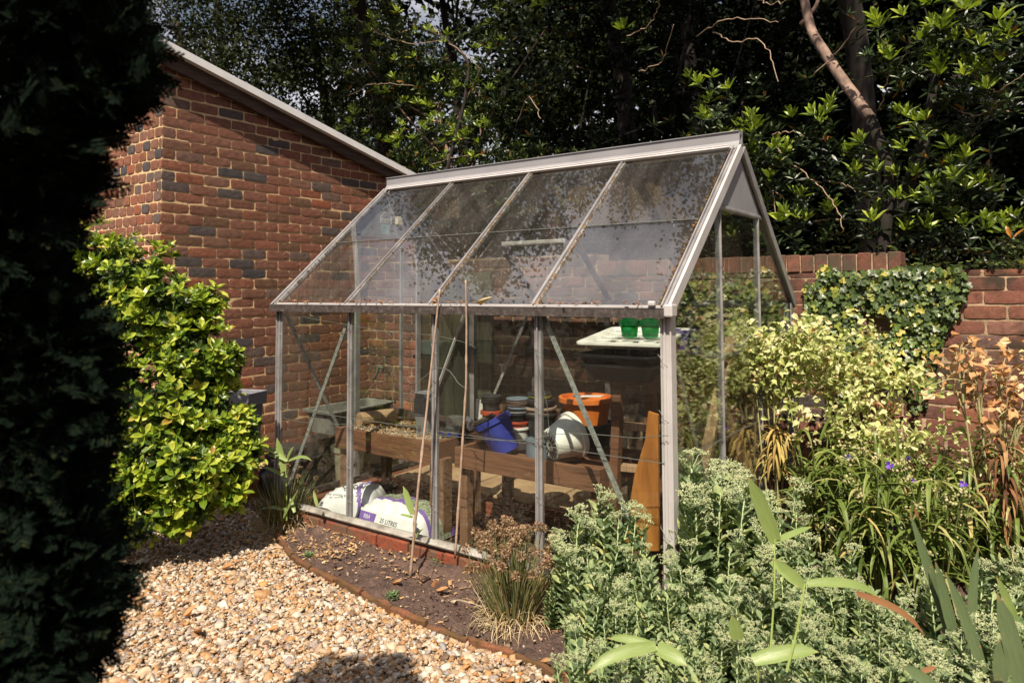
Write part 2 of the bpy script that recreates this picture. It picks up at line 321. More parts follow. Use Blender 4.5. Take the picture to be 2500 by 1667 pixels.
M['pebbase'] = mat('gravel_base', [(.3, (.10, .07, .045)), (.7, (.25, .18, .12))], 60, .95, .8, 160)
g = MB(); v, q = patch(-1.35, 2.7, -2.6, .3, 60, 50, lambda X, Y: np.where(Y < edge_y(X) - .01, GZ + .006, GZ - .03)); g.addarr(v, {4: q})
g.build('gravel_path', M['pebbase']); tag(bpy.data.objects['gravel_path'], kind='structure')

def ico(sub=1):
    import bmesh
    bm = bmesh.new(); bmesh.ops.create_icosphere(bm, subdivisions=sub, radius=1)
    v = np.array([q.co[:] for q in bm.verts]); f = [tuple(q.index for q in p.verts) for p in bm.faces]; bm.free(); return v, f
ICO1 = ico(1); ICO2 = ico(2)
def randrot(n, tilt=.5):
    q = RG.normal(size=(n, 3)) * np.array([tilt, tilt, 0]) + np.array([0, 0, 1]); z = unit(q); a = RG.uniform(0, 2 * np.pi, n)
    x = np.stack([np.cos(a), np.sin(a), np.zeros(n)], 1); x = unit(x - z * (x * z).sum(1, keepdims=True)); return np.stack([x, np.cross(z, x), z], -1)
def pebbles(mb, pts, size, base):
    """irregular stones: several jittered templates, pressed flat, lying on the ground"""
    N = len(pts); idx = RG.integers(0, 12, N)
    for k in range(12):
        tv, tf = base; tv = tv * (1 + .22 * RG.normal(size=(len(tv), 1))).clip(.6, 1.4); s_ = idx == k; n = s_.sum()
        if n == 0: continue
        sc = size[s_, None] * np.stack([RG.uniform(.8, 1.35, n), RG.uniform(.6, 1.0, n), RG.uniform(.34, .62, n)], 1)
        mb.scatter((tv, tf), pts[s_], randrot(n), sc)
def in_view(p, m=60):
    d = p - CAM; z = d @ FW; px = 1250 + FPX * (d @ RT) / z; py = PY0 - FPX * (d @ UP) / z
    return (z > .2) & (px > -m) & (px < 2500 + m) & (py > -m) & (py < 1667 + m)
M['pebble'] = mat_base('flint_pebbles')[0]
def _peb():
    m = M['pebble']; t = m.node_tree; b = t.nodes['Principled BSDF']; l = t.links.new; g_ = nd(t, 'ShaderNodeNewGeometry')
    r = ramp(t, [(0, (.54, .46, .36)), (.16, (.66, .59, .50)), (.30, (.52, .36, .22)), (.42, (.46, .25, .11)), (.52, (.60, .46, .32)), (.64, (.30, .19, .11)), (.73, (.36, .34, .34)), (.82, (.55, .28, .10)), (.92, (.17, .11, .075)), (1, (.64, .54, .42))])
    l(g_.outputs['Random Per Island'], r.inputs[0]); tc = nd(t, 'ShaderNodeTexCoord'); n = noise(t, 70, 5, .6, tc.outputs['Object'])
    mr = nd(t, 'ShaderNodeMapRange'); mr.inputs['From Min'].default_value = .3; mr.inputs['From Max'].default_value = .7; mr.inputs['To Min'].default_value = .58; mr.inputs['To Max'].default_value = 1.08; l(n.outputs['Fac'], mr.inputs['Value'])
    mu = nd(t, 'ShaderNodeVectorMath', operation='SCALE'); l(r.outputs[0], mu.inputs[0]); l(mr.outputs[0], mu.inputs['Scale']); l(mu.outputs[0], b.inputs['Base Color'])
    b.inputs['Roughness'].default_value = .6; b.inputs['Specular IOR Level'].default_value = .3
    n2 = noise(t, 220, 3, .6, tc.outputs['Object']); bp = nd(t, 'ShaderNodeBump'); bp.inputs['Strength'].default_value = .35; bp.inputs['Distance'].default_value = .002; l(n2.outputs['Fac'], bp.inputs['Height']); l(bp.outputs[0], b.inputs['Normal'])
_peb()
def gpts(n, x0, x1, y0, y1, cond):
    p = np.stack([RG.uniform(x0, x1, n), RG.uniform(y0, y1, n), np.zeros(n)], 1); return p[cond(p)]
p = gpts(74000, -1.3, 2.45, -2.2, .1, lambda p: (p[:, 1] < edge_y(p[:, 0]) - .015) & in_view(np.c_[p[:, :2], np.full(len(p), GZ)]))
p[:, 2] = GZ + .006 + RG.uniform(0, .014, len(p)); mb = MB()
near = (p - CAM) @ FW < 3.4
sz = np.exp(RG.normal(0, .40, len(p))) * .0084
pebbles(mb, p[near], sz[near], ICO2); pebbles(mb, p[~near], sz[~near], ICO1)
p2 = gpts(9000, -1.3, -.06, .1, 1.9, lambda p: p[:, 0] < 10); p2[:, 2] = GZ + .006 + RG.uniform(0, .012, len(p2)); pebbles(mb, p2, np.exp(RG.normal(0, .4, len(p2))) * .012, ICO1)
tag(mb.build('gravel', M['pebble'], smooth=True), 'cream and orange flint gravel of the path', kind='stuff')
# crumbs of soil, small stones and litter in the bed and inside the greenhouse
p = gpts(9000, .0, 4.2, -1.4, -.04, lambda p: (p[:, 1] > edge_y(p[:, 0]) + .02) & in_view(np.c_[p[:, :2], np.full(len(p), GZ)])); p[:, 2] = GZ + .016
q_ = gpts(5000, .05, 2.4, .06, 1.75, lambda p: p[:, 0] < 9); q_[:, 2] = GZ + .012
mb = MB(); pebbles(mb, np.concatenate([p, q_]), np.exp(RG.normal(0, .55, len(p) + len(q_))) * .0042, ICO1)
M['crumb'] = leafmat('soil_crumbs', [(0, (.06, .038, .03)), (.6, (.12, .075, .055)), (.85, (.2, .13, .09)), (.94, (.4, .34, .28)), (1, (.3, .13, .06))], .9, 0.0, .2)
tag(mb.build('soil_crumbs', M['crumb']), 'crumbs of dry earth and tiny stones on the bed', kind='stuff')
# dry litter (bits of leaf and straw)
LITT = (V([-.5, 0, 0], [.5, .1, .05], [.35, 1, .12], [-.4, .9, -.05], [0, .5, .25]).reshape(-1, 3), [(0, 1, 4), (1, 2, 4), (2, 3, 4), (3, 0, 4)])
def litter(name, pts, size, m, label):
    mb = MB(); N = len(pts); sc = size[:, None] * np.stack([RG.uniform(.25, .8, N), RG.uniform(.8, 1.8, N), RG.uniform(.3, 1, N)], 1)
    mb.scatter(LITT, pts, randrot(N, .35), sc); return tag(mb.build(name, m), label, kind='stuff')
M['litter'] = leafmat('dry_leaf_bits', [(0, (.42, .23, .1)), (.4, (.55, .38, .2)), (.7, (.3, .13, .06)), (1, (.62, .5, .34))], .8, .15, .2)
a = gpts(1500, .3, 2.5, -.62, -.04, lambda p: (p[:, 1] > edge_y(p[:, 0]) + .02)); a = a[RG.random(len(a)) < np.exp(-((a[:, 1] + .06) / .16) ** 2) * .9 + .14]
b_ = gpts(700, .05, .8, -.35, -.0, lambda p: p[:, 0] < 9); c_ = gpts(2600, .05, 2.4, .06, 1.2, lambda p: p[:, 0] < 9); d_ = gpts(1700, -1.2, -.1, -.2, 1.6, lambda p: p[:, 0] < 9); e_ = gpts(260, -1, 2.3, -1.6, -.4, lambda p: p[:, 1] < edge_y(p[:, 0]))
pts = np.concatenate([a, b_, c_, d_, e_]); pts[:, 2] = GZ + .024 + .032 * np.exp(-((pts[:, 1] + .03) / .07) ** 2) * (pts[:, 1] < -.02)
litter('leaf_litter', pts, np.exp(RG.normal(0, .4, len(pts))) * .013, M['litter'], 'dry brown leaf and straw bits on the bed and the floor')

# ------------------------------------------------------------------ brick walls
def bricks(mb, org, u, nrm, length, top, z0, Lb, Pc, pattern, mat=0, joint=.0118, jit=.0016, nu=8, nz=5, thick=.05, stepf=None, row0=0):
    """every brick a closed lumpy block; org at wall face, u along, nrm outward; top(u) gives the wall's top"""
    org = np.array(org, float); u = unit(u); nrm = unit(nrm); k = 0; z = z0
    while True:
        if z > max(top(0), top(length)) + Pc: break
        off = pattern[k % len(pattern)] * Lb; s = off - Lb if off > 0 else 0; first = True
        hz = Pc - joint; drift = lambda s_: .003 * math.sin(s_ * 3.1 + k * 1.9) + .002 * math.sin(s_ * 7 + k)
        while s < length:
            a, b = max(s, .004), min(s + Lb - joint, length); s += Lb
            if b - a < .03: continue
            lim = min(top(a), top(b))
            if stepf: lim = stepf((a + b) / 2)
            if z + .02 > max(top(a), top(b)): continue
            a += RG.normal() * jit; b += RG.normal() * jit; o_ = RG.normal() * .0014
            U, Z = np.meshgrid(np.linspace(a, b, nu), np.linspace(z, z + hz, nz)); inner = np.zeros_like(U)
            inner[1:-1, 1:-1] = 1; D = o_ + inner * .0012 + RG.normal(size=U.shape) * .00035
            U = U + RG.normal(size=U.shape) * .0008; Z = Z + RG.normal(size=U.shape) * .0009 + drift(a)
            for ii, jj in ((0, 0), (0, -1), (-1, 0), (-1, -1)):
                U[ii, jj] += (.0025 if jj == 0 else -.0025); Z[ii, jj] += (.0025 if ii == 0 else -.0025); D[ii, jj] -= .001
            Z = np.minimum(Z, top(U) - .003)
            front = org + U[..., None] * u + D[..., None] * nrm; front[..., 2] = Z
            loop = [(0, j) for j in range(nu)] + [(i, nu - 1) for i in range(1, nz)] + [(nz - 1, j) for j in range(nu - 2, -1, -1)] + [(i, 0) for i in range(nz - 2, 0, -1)]
            idx = np.arange(nu * nz).reshape(nz, nu); vs = list(front.reshape(-1, 3)); n0 = len(vs)
            back = [front[i, j] - nrm * thick for i, j in loop]; vs += back
            fs = [(idx[i, j], idx[i, j + 1], idx[i + 1, j + 1], idx[i + 1, j]) for i in range(nz - 1) for j in range(nu - 1)]
            nl = len(loop); fs += [(idx[loop[q]], n0 + q, n0 + (q + 1) % nl, idx[loop[(q + 1) % nl]]) for q in range(nl)]
            fs.append(tuple(range(n0, n0 + nl))); mb.add(np.array(vs), fs, mat)
        z += Pc; k += 1
def slab(mb, org, u, nrm, length, top, z0, d0, d1, n=40, mat=1):
    """mortar body behind the brick faces, with a slightly wavy front"""
    org = np.array(org, float); u = unit(u); nrm = unit(nrm); us = np.linspace(0, length, n); nzz = 50; vs = []
    for s_ in us:
        for i in range(nzz):
            z = z0 + (top(s_) - z0) * i / (nzz - 1); pnt = org + u * s_ + nrm * (d0 + RG.normal() * .0012); pnt[2] = z; vs.append(pnt)
    fs = [(a * nzz + i, (a + 1) * nzz + i, (a + 1) * nzz + i + 1, a * nzz + i + 1) for a in range(n - 1) for i in range(nzz - 1)]
    base = len(vs); 
    for s_ in us:
        for z in (z0, top(s_)): pnt = org + u * s_ + nrm * d1; pnt[2] = z; vs.append(pnt)
    for a in range(n - 1):
        fs += [(a * nzz + nzz - 1, (a + 1) * nzz + nzz - 1, base + 2 * (a + 1) + 1, base + 2 * a + 1), (base + 2 * a, base + 2 * a + 1, base + 2 * (a + 1) + 1, base + 2 * (a + 1)), (a * nzz, base + 2 * a, base + 2 * (a + 1), (a + 1) * nzz)]
    fs += [tuple([i for i in range(nzz)] + [base + 1, base]), tuple([(n - 1) * nzz + i for i in range(nzz)][::-1] + [base + 2 * (n - 1), base + 2 * (n - 1) + 1])]
    mb.add(np.array(vs), fs, mat)
SX = -1.355; SY = -.02; WY = 1.98
shed = empty('brick_shed', (SX, SY, GZ), 0, 'red brick shed with a lean-to roof sloping down behind the greenhouse', 'shed')
def local(mb_build, parent): mb_build.parent = parent; mb_build.matrix_parent_inverse = Matrix.Translation(-Vector(parent.location)); return mb_build
def slope(u_): return 2.91 - .24 * np.asarray(u_)
PC = .0775; z0 = -.11 - .0775 * 1
mb = MB()
bricks(mb, (SX, SY, 0), (0, 1, 0), (1, 0, 0), 2.62, slope, z0, .222, PC, [0, .5])
slab(mb, (SX, SY + .007, 0), (0, 1, 0), (1, 0, 0), 2.62, slope, z0, -.0045, -.2)
local(mb.build('side_wall', [M['brick'], M['mortar']]), shed)
mb = MB()
bricks(mb, (SX, SY, 0), (-1, 0, 0), (0, -1, 0), 1.6, lambda s_: 2.87 + 0 * np.asarray(s_), z0, .111, PC, [.5, 0], nu=5, thick=.045)
slab(mb, (SX - .003, SY, 0), (-1, 0, 0), (0, -1, 0), 1.6, lambda s_: 2.87 + 0 * np.asarray(s_), z0, -.0045, -.2)
local(mb.build('front_wall', [M['brick'], M['mortar']]), shed)
def rz_(y): return 3.0 - .24 * (y - SY)
mb = MB()
vs = []; ys = np.linspace(-.17, 2.62, 60)
for y in ys:
    j = RG.normal() * .0025
    for dx, dz in ((0, -.055), (0.03, -.055), (.03, -.132 + j), (.0, -.132 + j)): vs.append((SX + .03 + dx, y, rz_(y) + dz))
fs = [(4 * i + k, 4 * i + (k + 1) % 4, 4 * i + 4 + (k + 1) % 4, 4 * i + 4 + k) for i in range(59) for k in range(4)] + [(0, 1, 2, 3), (239, 238, 237, 236)]
mb.add(vs, fs); mb.beam((SX + .04, -.17, rz_(-.17) - .045), (SX + .04, 2.62, rz_(2.62) - .045), .05, .03, (0, 0, 1))
local(mb.build('barge_board', M['old_timber']), shed)
mb = MB(); mb.extrude((SX + .075, -.19, rz_(-.19) - .005), (SX + .075, 2.66, rz_(2.66) - .005), (0, 0, 1), [(-.045, -.03), (.03, -.03), (.03, .02), (.012, .026), (-.045, .026)][::-1])
local(mb.build('roof_edge_trim', M['white_paint']), shed)
mb = MB(); mb.add([(SX + .03, -.19, rz_(-.19)), (SX + .03, 2.66, rz_(2.66)), (SX - 2.4, 2.66, rz_(2.66)), (SX - 2.4, -.19, rz_(-.19))] + [(SX + .03, -.19, rz_(-.19) - .06), (SX + .03, 2.66, rz_(2.66) - .06), (SX - 2.4, 2.66, rz_(2.66) - .06), (SX - 2.4, -.19, rz_(-.19) - .06)], [(0, 1, 2, 3), (7, 6, 5, 4), (0, 4, 5, 1), (1, 5, 6, 2), (2, 6, 7, 3), (3, 7, 4, 0)])
local(mb.build('roof', M['concrete']), shed)
mb = MB(); mb.beam((SX + .03, -.155, 2.885), (SX - 2.3, -.155, 2.885), .11, .022); local(mb.build('fascia', M['p_white']), shed)

# garden wall: three lengths, the left one highest, the right one lowest
gw = empty('garden_wall', (SX, WY, GZ), 0, 'old garden wall of red brick behind the greenhouse, ivy hanging over it', 'wall')
xs1, xs2 = 1.06, 3.02
def gtop(u_):
    x = np.asarray(u_) + SX; return np.where(x < xs1, 1.52, np.where(x < xs2, 1.352, 1.352))
mb = MB()
bricks(mb, (SX, WY, 0), (1, 0, 0), (0, -1, 0), xs1 - SX, lambda s_: 1.52 + 0 * np.asarray(s_), -.19, .222, .0775, [0, .5])
bricks(mb, (xs1, WY, 0), (1, 0, 0), (0, -1, 0), 3.9, lambda s_: 1.352 + 0 * np.asarray(s_), -.19, .205, .0795, [.25, .75], jit=.003, nu=7)
slab(mb, (SX, WY, 0), (1, 0, 0), (0, -1, 0), xs1 - SX, lambda s_: 1.52 + 0 * np.asarray(s_), -.2, -.0052, -.22)
slab(mb, (xs1 + .003, WY, 0), (1, 0, 0), (0, -1, 0), 3.9, lambda s_: 1.349 + 0 * np.asarray(s_), -.2, -.0052, -.22)
local(mb.build('brickwork', [M['gbrick'], M['gmortar']]), gw)
mb = MB(); x = xs1 + .02
while x < xs2:
    w_ = RG.uniform(.066, .074); h_ = RG.uniform(.103, .112)
    n0 = MB(); vb = np.array([[a, b, c] for c in np.linspace(0, 1, 4) for b in np.linspace(0, 1, 2) for a in np.linspace(0, 1, 4)])
    mb.box((x + w_ / 2, WY + .09 + RG.normal() * .002, 1.353 + h_ / 2), (w_, .2, h_), rotm(RG.normal() * .008, RG.normal() * .02, 0)); x += w_ + .011
mb2 = MB(); mb2.box(((xs1 + xs2) / 2, WY + .1, 1.402), (xs2 - xs1 - .004, .19, .103)); 
local(mb.build('coping', M['coping'], bevel=.006), gw); local(mb2.build('coping_mortar', M['gmortar']), gw)

# ------------------------------------------------------------------ greenhouse
GL, GW_, EH, RH = 2.48, 1.82, 1.165, 1.985
gh = empty('greenhouse', (0, 0, 0), 0, 'small aluminium greenhouse with grimy glass on a low brick base', 'greenhouse')
Y1, Y2 = .61, 1.20
RIB = [(-.019, -.012), (.019, -.012), (.019, .004), (.012, .004), (.0105, .0005), (.004, .0005), (.003, .013), (-.003, .013), (-.004, .0005), (-.0105, .0005), (-.012, .004), (-.019, .004)]
WID = [(-.026, -.014), (.026, -.014), (.026, .006), (.02, .006), (.018, .001), (.011, .001), (.0095, .010), (.003, .010), (.002, .001), (-.006, .001), (-.008, .009), (-.014, .009), (-.016, .001), (-.022, .002), (-.026, .006)]
def bar(name, p0, p1, n, prof=RIB, m='alu'):
    mb = MB(); mb.extrude(p0, p1, n, prof); return mb.build(name, M[m], gh)
for i in range(1, 4): bar('wall_bar', (i * .62, 0, .028), (i * .62, 0, EH - .02), (0, -1, 0))
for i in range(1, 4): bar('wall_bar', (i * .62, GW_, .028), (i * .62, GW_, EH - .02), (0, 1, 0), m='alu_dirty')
for x_, sx in ((0, -1), (GL, 1)):
    for y_ in (Y1, Y2): bar('wall_bar', (x_, y_, .028), (x_, y_, 1.64), (sx, 0, 0))
bar('wall_bar', (0, 1.03, .03), (0, 1.03, 1.6), (-1, 0, 0), [(-.013, -.008), (.013, -.008), (.013, .006), (-.013, .006)])
# corner posts: L of a ribbed front and a plain bright side
for x_, y_, sx, sy in ((0, 0, -1, -1), (GL, 0, 1, -1), (0, GW_, -1, 1), (GL, GW_, 1, 1)):
    mb = MB(); c = np.array([(-.030, 0), (-.030, .006), (-.022, .006), (-.021, .002), (-.014, .002), (-.013, .010), (-.006, .010), (-.005, .004), (.012, .004), (.014, .014), (.020, .014), (.020, -.034), (.014, -.034), (.014, -.004), (-.024, -.004)])
    k = len(c); vs = [(x_ + sx * u_, y_ + sy * v_, z_) for z_ in (.0, EH) for u_, v_ in c]
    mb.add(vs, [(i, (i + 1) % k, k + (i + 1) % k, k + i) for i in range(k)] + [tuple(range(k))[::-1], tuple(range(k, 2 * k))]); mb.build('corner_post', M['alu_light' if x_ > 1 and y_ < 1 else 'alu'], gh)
SL = unit([0, GW_ / 2, RH - .02 - (EH + .02)]); NF = unit([0, -(RH - EH - .04), GW_ / 2]); NB = NF * V(1, -1, 1)
rb0, rb1 = V(0, -.035, EH + .012), V(0, GW_ / 2 - .015, RH - .006)
for i in range(1, 4): bar('glazing_bar', rb0 + V(i * .62, 0, 0), rb1 + V(i * .62, 0, 0), NF)
mir = lambda p: V(p[0], GW_ - p[1], p[2])
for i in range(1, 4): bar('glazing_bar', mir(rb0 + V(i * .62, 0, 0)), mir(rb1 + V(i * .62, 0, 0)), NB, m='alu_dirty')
for x_, sx in ((0, -1), (GL, 1)):
    for f_ in (lambda p: p, mir):
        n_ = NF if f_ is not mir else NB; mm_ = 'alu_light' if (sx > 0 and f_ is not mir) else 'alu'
        bar('verge_bar', f_(rb0 + V(x_, 0, -.004)), f_(rb1 + V(x_, 0, -.004)), n_, [(-.016, -.01), (.016, -.01), (.016, .006), (.01, .006), (.009, .016), (.003, .016), (.002, .004), (-.006, .004), (-.007, .012), (-.012, .012), (-.016, .004)], 'alu')
        a_, b_2 = f_(rb0 + V(x_ + sx * .024, .0, -.022)), f_(rb1 + V(x_ + sx * .024, 0, -.022))
        mb = MB(); mb.beam(a_, b_2, .014, .050, n_); mb.build('verge_plate', M[mm_], gh, bevel=.002)
# gutters, ridge
GUT = [(-.028, -.030), (.024, -.030), (.028, -.024), (.028, .022), (.022, .022), (.020, -.004), (-.020, -.004), (-.028, .016)]
mb = MB(); mb.extrude((-.04, -.028, EH), (GL + .012, -.028, EH), (0, 0, 1), [(a, b) for a, b in [(-.022, -.032), (.026, -.032), (.03, -.026), (.03, .014), (.024, .014), (.022, .004), (-.022, .004)]]); mb.build('gutter', M['gutter'], gh)
mb = MB(); mb.extrude((GL + .012, -.028, EH), (-.04, -.028, EH), (0, 0, 1), [(-.028, .0045), (.021, .0045), (.021, .012), (-.022, .010), (-.028, .02)]); 
mb = MB(); mb.box((GL / 2, -.022, EH + .012), (GL + .02, .032, .012)); mb.build('gutter_flange', M['alu_light'], gh, bevel=.002)
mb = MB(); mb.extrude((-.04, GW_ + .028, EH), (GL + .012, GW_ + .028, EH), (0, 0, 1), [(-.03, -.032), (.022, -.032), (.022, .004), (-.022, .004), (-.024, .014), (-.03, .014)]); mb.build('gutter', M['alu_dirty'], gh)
mb = MB(); mb.box((GL + .026, -.03, EH - .002), (.036, .056, .05)); mb.build('gutter_end', M['alu_light'], gh, bevel=.006)
mb = MB(); mb.box((GL - .045, -.048, EH + .026), (.03, .02, .02)); mb.build('clip', M['alu_light'], gh, bevel=.005)
ym = GW_ / 2
mb = MB(); mb.extrude((-.005, ym, RH), (GL + .02, ym, RH), (0, 0, 1), [(-.05, -.028), (-.038, -.03), (-.012, .0), (-.012, .044), (.012, .044), (.012, .0), (.038, -.03), (.05, -.028), (.034, -.003), (.026, .012), (.026, .058), (.034, .06), (.034, .064), (-.034, .064), (-.034, .06), (-.026, .058), (-.026, .012), (-.034, -.003)]); mb.build('ridge_cap', M['plate'], gh)
mb = MB(); mb.extrude(V(.03, ym - .052, RH - .018), V(GL - .02, ym - .052, RH - .018), NF, [(-.013, -.008), (.013, -.008), (.013, .006), (.007, .006), (.006, .001), (-.005, .001), (-.007, .005), (-.013, .005)]); mb.build('ridge_rail', M['alu_light'], gh)
mb = MB(); mb.extrude(V(.03, ym + .052, RH - .018), V(GL - .02, ym + .052, RH - .018), NB, [(-.013, -.008), (.013, -.008), (.013, .006), (-.013, .005)]); mb.build('ridge_rail', M['alu'], gh)
# sills and brick base
for (p0, p1, n_) in (((-.02, -.012, .012), (GL + .02, -.012, .012), (0, -1, 0)), ((-.02, GW_ + .012, .012), (GL + .02, GW_ + .012, .012), (0, 1, 0)), ((-.012, .02, .012), (-.012, GW_ - .02, .012), (-1, 0, 0)), ((GL + .012, .02, .012), (GL + .012, GW_ - .02, .012), (1, 0, 0))):
    mb = MB(); mb.extrude(p0, p1, n_, [(-.016, -.02), (.016, -.02), (.016, .004), (.004, .008), (.002, .022), (-.002, .022), (-.006, .01), (-.016, .008)]); mb.build('sill', M['alu_dirty'] if n_[1] >= 0 else mat('stained_sill', [(.3, (.17, .15, .12)), (.55, (.36, .34, .31)), (.75, (.45, .44, .42))], 12, .7, .3), gh)
M['basebrick'] = brickmat('base_brick', [(0, (.2, .05, .03)), (.5, (.27, .07, .035)), (1, (.15, .05, .035))], dict(lo=.44, hi=.62, c=(.13, .085, .055), scale=9), bump=.6)
mb = MB()
for (o_, u_, n_, ln) in (((-.03, -.035, 0), (1, 0, 0), (0, -1, 0), 2.54), ((GL + .03, -.035, 0), (0, 1, 0), (1, 0, 0), 1.89), ((-.03, -.03, 0), (0, 1, 0), (-1, 0, 0), 1.88)):
    s_ = .003
    while s_ < ln - .05:
        l_ = min(.215, ln - s_); c_ = V(*o_) + V(*u_) * (s_ + l_ / 2) - V(*n_) * .05; sz_ = np.abs(V(*u_)) * l_ + np.abs(V(*n_)) * .1 + V(0, 0, .1)
        mb.box(c_ + V(0, 0, -.065) + RG.normal(size=3) * .0015, sz_, rotm(0, 0, RG.normal() * .006)); s_ += l_ + .01
o = mb.build('brick_base', M['basebrick'], gh, bevel=.005)
# gable plates
for x_, sx in ((0, -1), (GL, 1)):
    mb = MB(); za, zb = 1.645, 1.93; ya = (za - EH) / (RH - EH) * ym + .01; yb = ym - .02; xx = x_ + sx * .004
    vs = [(xx + d_, y_, z_) for d_ in (-.003, .003) for y_, z_ in ((ya, za), (GW_ - ya, za), (ym + .03, zb), (ym - .03, zb))]
    mb.add(vs, [(0, 1, 2, 3), (7, 6, 5, 4), (0, 4, 5, 1), (1, 5, 6, 2), (2, 6, 7, 3), (3, 7, 4, 0)]); mb.build('gable_plate', M['plate'], gh)
    bar('gable_rail', (x_, ya - .02, 1.635), (x_, GW_ - ya + .02, 1.635), (sx, 0, 0), [(-.012, -.012), (.012, -.012), (.012, .012), (.004, .014), (-.004, .014), (-.012, .01)])
# panes
def pane(quad, m, th=.003):
    q = np.array(quad, float); n = unit(np.cross(q[1] - q[0], q[-1] - q[0])) * th / 2; k = len(q); mb = MB()
    mb.add(np.concatenate([q - n, q + n]), [tuple(range(k))[::-1], tuple(range(k, 2 * k))] + [(i, (i + 1) % k, k + (i + 1) % k, k + i) for i in range(k)]); return mb.build('glass_pane', M[m], gh)
for i in range(4):
    x0, x1 = i * .62 + .015, (i + 1) * .62 - .015
    if i == 3: x1 = GL - .02
    if i == 0: x0 = .02
    for y_, m_ in ((-.001, 'glass'), (GW_ + .001, 'glass')):
        pane([(x0, y_, .02), (x1, y_, .02), (x1, y_, .573), (x0, y_, .573)], m_); yy = y_ - .0045 if y_ < 1 else y_ + .0045
        pane([(x0, yy, .56), (x1, yy, .56), (x1, yy, EH - .02), (x0, yy, EH - .02)], m_)
    for f_, n_ in ((lambda p: p, NF), (mir, NB)):
        a0, a1 = rb0 + V(0, .004, 0), rb1 - SL * .07; md = a0 + (a1 - a0) * .505
        for (s0, s1, of) in ((a0, md + SL * .012, 0), (md, a1, .0045)):
            pane([f_(s0 + V(x0, 0, 0) + NF * of), f_(s0 + V(x1, 0, 0) + NF * of), f_(s1 + V(x1, 0, 0) + NF * of), f_(s1 + V(x0, 0, 0) + NF * of)], 'roof_glass')
def rz2(y_): return EH + (RH - EH) * (y_ / ym if y_ < ym else (GW_ - y_) / ym) - .03
for x_, sx in ((-.002, -1), (GL + .002, 1)):
    for (ya, yb) in ((.02, Y1 - .015), (Y1 + .015, Y2 - .015), (Y2 + .015, GW_ - .02)):
        m_ = 'glass' if sx > 0 else ('glass' if ya < 1.1 else 'dirty_glass')
        if sx < 0 and .5 < ya < 1.1: yb = 1.02
        pane([(x_, ya, .02), (x_, yb, .02), (x_, yb, .573), (x_, ya, .573)], m_)
        t0, t1 = min(rz2(ya), 1.63), min(rz2(yb), 1.63)
        qd = [(x_ + sx * .0045, ya, .56), (x_ + sx * .0045, yb, .56), (x_ + sx * .0045, yb, t1)]
        if .5 < ya < 1.1 or t0 == t1: qd.append((x_ + sx * .0045, ya, t0))
        else:
            yk = (1.63 + .03 - EH) / (RH - EH) * ym; yk = yk if ya < .5 else GW_ - yk
            if ya < yk < yb: qd.append((x_ + sx * .0045, yk, 1.63))
            qd.append((x_ + sx * .0045, ya, t0))
        pane(qd, m_)
# dirt lines where the panes overlap
M['lap'] = plain('dusty_glass_lap', (.12, .12, .11), .6)
for i in range(4):
    x0, x1 = i * .62 + .018, (i + 1) * .62 - .018; c0 = rb0 + (rb1 - SL * .07 - rb0) * .505
    mb = MB(); mb.beam(c0 + V(x0, .003, 0) + NF * .007, c0 + V(x1, .003, 0) + NF * .007, .004, .003, NF); mb.build('pane_lap', M['lap'], gh)
    mb = MB(); mb.beam((x0, -.0085, .559), (x1, -.0085, .559), .002, .0025); mb.build('pane_lap', M['lap'], gh)
for ya, yb in ((.02, Y1 - .015), (Y1 + .015, Y2 - .015), (Y2 + .015, GW_ - .02)):
    mb = MB(); mb.beam((GL + .009, ya, .559), (GL + .009, yb, .559), .002, .004); mb.build('pane_lap', M['lap'], gh)
# braces
def brace(a, b, m='galv', r=.012):
    mb = MB(); mb.beam(a, b, .022, .006, (0, 1, 0) if abs(a[1] - b[1]) < .3 else (1, 0, 0)); mb.build('brace', M[m], gh)
brace((.60, .016, 1.12), (.05, .016, .05)); brace((1.88, .016, 1.13), (2.43, .016, .03)); brace((.016, .03, 1.12), (.016, .58, .12)); brace((.016, 1.75, 1.12), (.016, 1.34, .42), 'alu_light')
brace((GL - .016, .04, 1.1), (GL - .016, .58, .1)); brace((GL - .016, 1.78, 1.1), (GL - .016, 1.24, .1)); brace((.60, GW_ - .02, 1.12), (.05, GW_ - .02, .05))
# moss in the glazing bars and dead leaves in the gutter
M['moss'] = leafmat('orange_moss', [(0, (.12, .06, .02)), (.5, (.3, .15, .05)), (.8, (.18, .13, .04)), (1, (.42, .26, .12))], .95, 0, .1)
mb = MB(); pts = []
for i, dens in ((0, 90), (1, 130), (2, 380), (3, 300), (4, 150)):
    n = dens; t_ = RG.beta(1.0, 1.3, n) if i else RG.random(n); side = .016 if i < 4 else -.024
    pts.append(rb0 + (rb1 - rb0) * t_[:, None] + V(i * .62, 0, 0) + NF * .004 + np.c_[side + RG.normal(size=n) * .003, RG.normal(size=(n, 2)) * .002])
pts = np.concatenate(pts); pebbles(mb, pts, RG.uniform(.0025, .006, len(pts)), ICO1)
o = mb.build('moss', M['moss'], gh); tag(o, kind='stuff', label='rusty orange moss growing along the roof glazing bars')
n = 330; t_ = np.sort(RG.random(n)); t_ = t_[RG.random(n) < (.35 + .65 * (np.sin(t_ * 24) > .2))]
pts = np.stack([t_ * (GL - .1) + .03, -.03 + RG.normal(size=len(t_)) * .011, EH + .021 + RG.random(len(t_)) * .012], 1)
litter('gutter_litter', pts, RG.uniform(.006, .016, len(pts)), leafmat('gutter_leaf_bits', [(0, (.3, .1, .05)), (.5, (.42, .22, .11)), (1, (.18, .07, .05))], .8, .1, .2), 'crisp red brown leaf bits lying in the front gutter')
